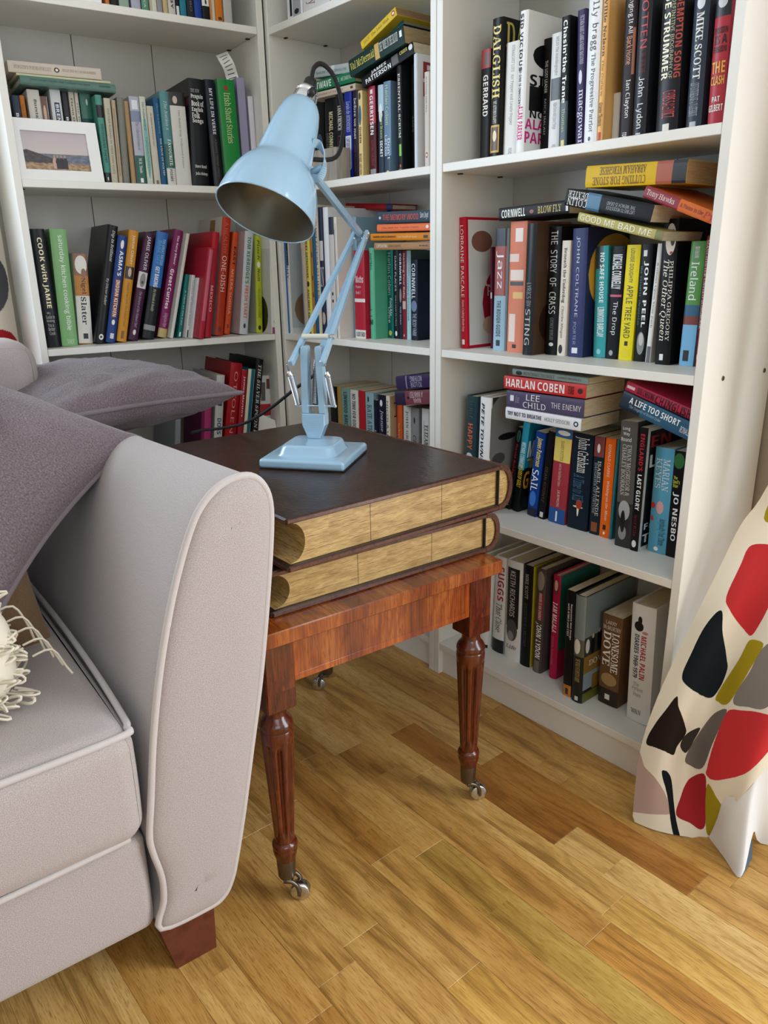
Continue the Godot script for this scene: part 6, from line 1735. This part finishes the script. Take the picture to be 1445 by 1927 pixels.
const PRINT := [
	["be3436", [0.148, 0.517, 0.137, 0.564, 0.145, 0.626, 0.205, 0.643, 0.342, 0.655, 0.476, 0.655, 0.507, 0.628, 0.504, 0.585, 0.456, 0.516, 0.310, 0.494]],
	["1c2226", [0.156, 0.652, 0.109, 0.689, 0.106, 0.736, 0.110, 0.759, 0.147, 0.769, 0.258, 0.773, 0.397, 0.770, 0.436, 0.749, 0.423, 0.723, 0.374, 0.711, 0.239, 0.681]],
	["2a211d", [0.136, 0.790, 0.103, 0.815, 0.041, 0.874, 0.108, 0.884, 0.254, 0.885, 0.274, 0.866, 0.311, 0.838, 0.277, 0.826, 0.175, 0.804]],
	["a48f22", [0.493, 0.660, 0.479, 0.698, 0.438, 0.761, 0.483, 0.765, 0.549, 0.760, 0.576, 0.744, 0.600, 0.699, 0.607, 0.651]],
	["847c74", [0.628, 0.652, 0.605, 0.703, 0.582, 0.749, 0.681, 0.766, 0.786, 0.786, 0.86, 0.74, 0.80, 0.634]],
	["6c645e", [0.488, 0.782, 0.424, 0.822, 0.374, 0.873, 0.432, 0.878, 0.53, 0.868, 0.555, 0.827, 0.574, 0.768]],
	["3a352e", [0.413, 0.816, 0.320, 0.837, 0.298, 0.861, 0.369, 0.864, 0.405, 0.835]],
	["c8373a", [0.583, 0.767, 0.568, 0.806, 0.563, 0.861, 0.572, 0.880, 0.689, 0.902, 0.812, 0.931, 0.92, 0.93, 0.98, 0.90, 0.917, 0.849, 0.772, 0.796, 0.676, 0.772]],
	["a02a30", [0.564, 0.881, 0.450, 0.897, 0.370, 0.936, 0.338, 0.962, 0.441, 0.968, 0.573, 0.968]],
	["9a8a20", [0.588, 0.894, 0.663, 0.938, 0.712, 0.987, 0.690, 1.003, 0.623, 1.003, 0.583, 0.985, 0.580, 0.938]],
	["b59a90", [-0.02, 0.895, -0.03, 0.926, -0.03, 0.963, -0.03, 0.981, 0.298, 0.964, 0.255, 0.943, 0.162, 0.928, 0.072, 0.916, 0.035, 0.904]],
	["1c2022", [0.206, 0.914, 0.257, 0.914, 0.292, 0.923, 0.317, 0.945, 0.365, 1.010, 0.329, 1.010, 0.275, 0.948, 0.202, 0.921]],
	["8a8a2a", [-0.03, 0.985, 0.034, 1.001, -0.03, 1.01]],
	["2a2f33", [0.0, 0.06, 0.16, 0.02, 0.22, 0.14, 0.1, 0.22, -0.05, 0.18]], ["be3436", [0.4, 0.1, 0.6, 0.05, 0.7, 0.2, 0.55, 0.32, 0.4, 0.24]], ["a48f22", [0.05, 0.3, 0.2, 0.28, 0.26, 0.4, 0.12, 0.45]], ["847c74", [0.75, 0.3, 0.95, 0.34, 0.92, 0.5, 0.76, 0.47]],
]


func pairs(flat: Array) -> Array:
	var o := []
	for i in range(0, flat.size(), 2):
		o.append(Vector2(flat[i], flat[i + 1]))
	return o


func cloth_mat(im: Image) -> StandardMaterial3D:
	var m := StandardMaterial3D.new()
	m.albedo_texture = ImageTexture.create_from_image(im)
	m.roughness = 0.9
	m.metallic_specular = 0.15
	m.texture_repeat = false
	m.backlight_enabled = true
	m.backlight = Color(0.22, 0.22, 0.22)
	return m


func sheet(grid: Array, per: int, u_at: Array, v_at: Array) -> SurfaceTool:   # a smooth cloth through a grid of points (columns of rows)
	var cols := []
	for c in grid:
		cols.append(smooth_path(c, per))
	var rows := []
	for j in cols[0].size():
		var line := []
		for c in cols:
			line.append(c[j])
		rows.append(smooth_path(line, per))
	var st := tool()
	st.set_smooth_group(0)
	var nu: int = rows[0].size() - 1
	var nv: int = rows.size() - 1
	var pick := func(tab: Array, f: float) -> float:
		var x := f * (tab.size() - 1)
		var i := mini(int(x), tab.size() - 2)
		return lerpf(tab[i], tab[i + 1], x - i)
	for j in nv:
		for i in nu:
			for k in [[0, 0], [1, 0], [1, 1], [0, 0], [1, 1], [0, 1]]:
				var ii: int = i + k[0]
				var jj: int = j + k[1]
				st.set_uv(Vector2(pick.call(u_at, float(ii) / nu), pick.call(v_at, float(jj) / nv)))
				st.add_vertex(rows[jj][ii])
	return st


func curtains() -> void:
	var V := func(a: Array) -> Array:
		var o := []
		for i in range(0, a.size(), 3):
			o.append(Vector3(a[i], a[i + 1], a[i + 2]))
		return o
	var grid := [
		V.call([-0.104, 0.003, 1.210, -0.080, 0.124, 1.197, -0.050, 0.233, 1.204, 0.000, 0.356, 1.222, 0.040, 0.448, 1.237, 0.080, 0.528, 1.248, 0.110, 0.596, 1.270]),
		V.call([-0.095, 0.003, 1.249, -0.075, 0.135, 1.242, -0.045, 0.231, 1.248, 0.000, 0.348, 1.264, 0.040, 0.437, 1.279, 0.080, 0.510, 1.288, 0.110, 0.582, 1.308]),
		V.call([-0.069, 0.003, 1.293, -0.040, 0.097, 1.264, -0.015, 0.208, 1.270, 0.025, 0.323, 1.288, 0.058, 0.417, 1.305, 0.095, 0.491, 1.319, 0.125, 0.568, 1.341]),
		V.call([-0.039, 0.003, 1.319, -0.052, 0.110, 1.314, -0.030, 0.210, 1.314, 0.010, 0.312, 1.325, 0.045, 0.404, 1.340, 0.085, 0.481, 1.353, 0.120, 0.555, 1.376]),
		V.call([-0.055, 0.123, 1.368, -0.045, 0.190, 1.369, -0.020, 0.271, 1.375, 0.020, 0.349, 1.383, 0.055, 0.425, 1.394, 0.090, 0.496, 1.408, 0.125, 0.562, 1.426]),
		V.call([-0.020, 0.190, 1.394, -0.010, 0.249, 1.398, 0.015, 0.320, 1.410, 0.050, 0.395, 1.420, 0.080, 0.468, 1.435, 0.110, 0.530, 1.451, 0.140, 0.586, 1.468])]
	var top := [0.0, 0.012, 0.03, 0.0, 0.03, 0.012]
	for i in 6:
		var z := 1.30 + 0.045 * i
		grid[i].append(Vector3(0.125 + top[i], 0.80, z + 0.02))
		grid[i].append(Vector3(0.14 + top[i], 1.30, z + 0.06))
		grid[i].append(Vector3(0.15 + top[i], 2.22, z + 0.09))
	var u_at := [0.0, 0.2, 0.4, 0.6, 0.8, 1.0]
	var v_at := [1.0, 0.9, 0.8, 0.7, 0.6, 0.5, 0.4, 0.33, 0.2, 0.0]
	var im := Image.create(768, 1536, false, Image.FORMAT_RGB8)
	im.fill(Color.html("e6dcc8"))
	for p in PRINT:
		fill_poly(im, rounded(pairs(p[1]), 6), Color.html(p[0]))
	var o := thing("curtain", "cream curtain with large red, black, olive and grey shapes, trailing on the floor", "curtain", at(0.0, 0, 1.3), "cream curtains printed with bold rounded shapes")
	for c in grid:
		for k in c.size():
			c[k] -= Vector3(0, 0, 1.3)
	part("drape", sheet(grid, 5, u_at, v_at), cloth_mat(im), o)
	# the leading edge is turned over at the hem and shows its pale lining
	var white := Image.create(8, 8, false, Image.FORMAT_RGB8)
	white.fill(Color.html("e4e4e2"))
	var lin := [
		V.call([-0.041, 0.003, 1.320, -0.044, 0.05, 1.330, -0.050, 0.105, 1.331]),
		V.call([-0.066, 0.003, 1.359, -0.062, 0.05, 1.356, -0.053, 0.118, 1.362]),
		V.call([-0.089, 0.004, 1.400, -0.066, 0.06, 1.388, -0.045, 0.140, 1.375]),
		V.call([-0.030, 0.050, 1.386, -0.034, 0.10, 1.383, -0.032, 0.165, 1.383]),
		V.call([0.010, 0.004, 1.386, -0.006, 0.09, 1.394, -0.016, 0.188, 1.395]),
		V.call([0.044, 0.004, 1.432, 0.030, 0.09, 1.430, 0.020, 0.215, 1.425])]
	for c in lin:
		for k in c.size():
			c[k] -= Vector3(0, 0, 1.3)
	part("lining", sheet(lin, 4, [0, 1], [1, 0]), cloth_mat(white), o)
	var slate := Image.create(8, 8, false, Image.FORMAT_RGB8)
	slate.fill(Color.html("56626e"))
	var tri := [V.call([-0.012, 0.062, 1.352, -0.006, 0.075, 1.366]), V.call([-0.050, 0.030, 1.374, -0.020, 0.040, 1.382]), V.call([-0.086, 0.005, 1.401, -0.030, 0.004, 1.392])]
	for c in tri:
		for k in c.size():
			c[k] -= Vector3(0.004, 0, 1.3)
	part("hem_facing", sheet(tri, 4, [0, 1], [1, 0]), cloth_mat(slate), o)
	# the other curtain, seen as a sliver past the left bookcase
	var o2 := thing("curtain", "matching curtain seen only as a narrow sliver of grey and red beyond the left bookcase", "curtain", RUN_B * at(-0.8, 0, -0.17), "cream curtains printed with bold rounded shapes")
	var g2 := []
	for i in 9:
		var x := -0.20 + 0.047 * i
		var z := 0.022 * (1.0 if i % 2 else -1.0)
		g2.append([Vector3(x, 0.01, z), Vector3(x, 0.8, z * 0.9), Vector3(x, 1.5, z * 0.8), Vector3(x, 2.2, z * 0.6)])
	var im2 := Image.create(256, 1024, false, Image.FORMAT_RGB8)
	im2.fill(Color.html("ddd4c4"))
	fill_poly(im2, rounded(pairs([0.2, 0.52, 0.7, 0.52, 0.98, 0.57, 0.9, 0.613, 0.6, 0.62, 0.3, 0.58])), Color.html("55555a"))
	fill_poly(im2, rounded(pairs([0.60, 0.638, 0.95, 0.635, 1.0, 0.70, 0.8, 0.72, 0.62, 0.69])), Color.html("a82a2e"))
	part("drape", sheet(g2, 4, [0, 1], [1, 0.64, 0.32, 0]), cloth_mat(im2), o2)


# ---------------------------------------------------------------- small things on the shelves

func photo_print() -> Image:
	var im := Image.create(192, 112, false, Image.FORMAT_RGB8)
	var n := FastNoiseLite.new()
	n.seed = 4
	n.frequency = 0.05
	for y in 112:
		for x in 192:
			var c := Color.html("c2b6bc").lerp(Color.html("cbc0bd"), y / 60.0)
			var q := n.get_noise_2d(x, y * 2.0)
			if y > 62:
				c = Color.html("7a8290").lerp(Color.html("5c6472"), clampf(0.5 + q, 0, 1))
			if y > 52 + int(absf(x - 10) * 0.32) and x < 92:
				c = Color.html("3c3a40").lerp(Color.html("57504e"), clampf(0.4 + q, 0, 1))
			if y > 88 + int(6.0 * n.get_noise_1d(x * 0.6)):
				c = Color.html("8c6e54").lerp(Color.html("b49a78"), clampf(0.5 + q * 1.5, 0, 1))
			im.set_pixel(x, y, c)
	for p in [[88, 100, "c8a090", 4], [97, 100, "2c2a30", 6], [108, 100, "26262c", 6], [119, 101, "2a2a34", 6]]:
		var cx: float = p[0] / 192.0
		fill_poly(im, pairs([cx - 0.03, 0.95, cx - 0.035, 0.75, cx - 0.02, 0.66, cx + 0.02, 0.66, cx + 0.035, 0.75, cx + 0.03, 0.95]), Color.html(p[2]))
		fill_poly(im, rounded(pairs([cx - 0.016, 0.62, cx, 0.575, cx + 0.016, 0.62, cx, 0.67])), Color.html("b08c7c"))
	return im


func small_things() -> void:
	# photo frame, leaning back a little
	var tilt := Basis(Vector3.RIGHT, -deg_to_rad(10.0))
	var o := thing("photo_frame", "white picture frame holding a small seaside photograph of a group, on the left upper shelf", "photo frame", RUN_B * Transform3D(tilt, Vector3(-0.5028, S[2] + 0.0004, -0.012)))
	var w := 0.0885
	var h := 0.1275
	var q := [Vector2(-w, 0), Vector2(w, 0), Vector2(w, h), Vector2(-w, h)]
	var p := [Vector2(-0.073, 0.0235), Vector2(0.0645, 0.0235), Vector2(0.0645, 0.104), Vector2(-0.073, 0.104)]
	for i in 4:
		var j := (i + 1) % 4
		var st := tool()
		st.set_smooth_group(-1)
		var t := -0.001
		var a := Vector3(q[i].x, q[i].y, t)
		var b := Vector3(q[j].x, q[j].y, t)
		var c := Vector3(p[j].x, p[j].y, t - 0.0035)
		var d := Vector3(p[i].x, p[i].y, t - 0.0035)
		var back := Vector3(0, 0, -0.012)
		var m := (a + b + c + d) / 4.0 + back / 2.0
		face(st, [a, b, c, d], m)
		face(st, [a, b, b + back, a + back], m)
		face(st, [d, c, Vector3(c.x, c.y, -0.013), Vector3(d.x, d.y, -0.013)], m)
		part("frame_side", st, M.frame, o)
	var st2 := tool()
	box(st2, Vector3(-w + 0.003, 0.003, -0.0135), Vector3(w - 0.003, h - 0.003, -0.011), 0.0)
	part("backing", st2, M.dark, o)
	st2 = tool()
	st2.set_smooth_group(-1)
	var quad := [Vector3(p[0].x, p[0].y, -0.0095), Vector3(p[1].x, p[1].y, -0.0095), Vector3(p[2].x, p[2].y, -0.0095), Vector3(p[3].x, p[3].y, -0.0095)]
	var uv := [Vector2(0, 1), Vector2(1, 1), Vector2(1, 0), Vector2(0, 0)]
	for k in [0, 2, 1, 0, 3, 2]:
		st2.set_uv(uv[k])
		st2.add_vertex(quad[k])
	var pm := StandardMaterial3D.new()
	pm.albedo_texture = ImageTexture.create_from_image(photo_print())
	pm.roughness = 0.3
	part("photograph", st2, pm, o)
	# white box file on the top shelf
	st2 = tool()
	box(st2, Vector3(-0.088, 0, -0.19), Vector3(0.088, 0.23, 0), 0.002)
	var bx := thing("storage_box", "plain white storage box on the left top shelf, beside the thin orange paperback", "box", RUN_B * at(-0.462, S[1] + 0.0003, -0.012))
	part("body", st2, M.frame, bx)
	st2 = tool()
	box(st2, Vector3(-0.0895, 0.2302, -0.1915), Vector3(0.0895, 0.26, 0.0015), 0.002)
	part("lid", st2, M.frame, bx)
	# pale wood-grain box in front of the thrillers
	var wm := StandardMaterial3D.new()
	wm.albedo_texture = wood_tex(91, 128, 256, 0.12, 0.3, Color.html("8c847a"), Color.html("a49c92"), Color.html("b8b0a6"), 60.0, 1.0, 0.6)
	triplanar(wm, 5.0)
	wm.roughness = 0.7
	var gb := thing("wooden_box", "low pale grey wood-grain box standing before the black cat-eye book, right of the lamp shade", "box", RUN_R * at(0.184, S[2] + 0.0003, -0.009))
	st2 = tool()
	box(st2, Vector3(-0.066, 0, -0.042), Vector3(0.066, 0.0705, 0), 0.0012)
	part("body", st2, wm, gb)
	# till receipt curling out above the lavender paperback
	var rc := thing("receipt", "long white till receipt curling up above the lavender paperback on the left upper shelf", "receipt", RUN_B * at(-0.058, 1.386, -0.085))
	st2 = tool()
	var path := smooth_path([Vector3(0.012, 0.0, 0), Vector3(0.006, 0.022, -0.004), Vector3(-0.004, 0.042, 0.004), Vector3(-0.014, 0.060, 0.002), Vector3(-0.016, 0.070, -0.006)], 5)
	ribbon(st2, path, Vector3(1, 0.25, 0.4), 0.030, 0.0003)
	var strip := part("strip", st2, M.frame, rc)
	for k in 7:
		st2 = tool()
		var c: Vector3 = path[4 + 2 * k]
		var c2: Vector3 = path[5 + 2 * k]
		ribbon(st2, [c + Vector3(0, 0, 0.0006), c.lerp(c2, 0.35) + Vector3(0, 0, 0.0006)], Vector3(1, 0.25, 0.4), 0.020 - 0.003 * (k % 3), 0.0003)
		part("printed_line", st2, M.black, strip)
	# loose booklet leaning at the end of the lower shelf
	var bo := thing("booklet", "white booklet leaning slantwise in front of the magazine-like book on the left lower shelf", "booklet", RUN_B * at(-0.04, S[4] + 0.0003, -0.032))
	st2 = tool()
	prism(st2, [Vector2(-0.040, 0.0), Vector2(0.036, 0.0), Vector2(0.020, 0.112), Vector2(-0.0305, 0.140)], -0.003, 0.003, 0.0005)
	part("cover", st2, M.frame, bo)
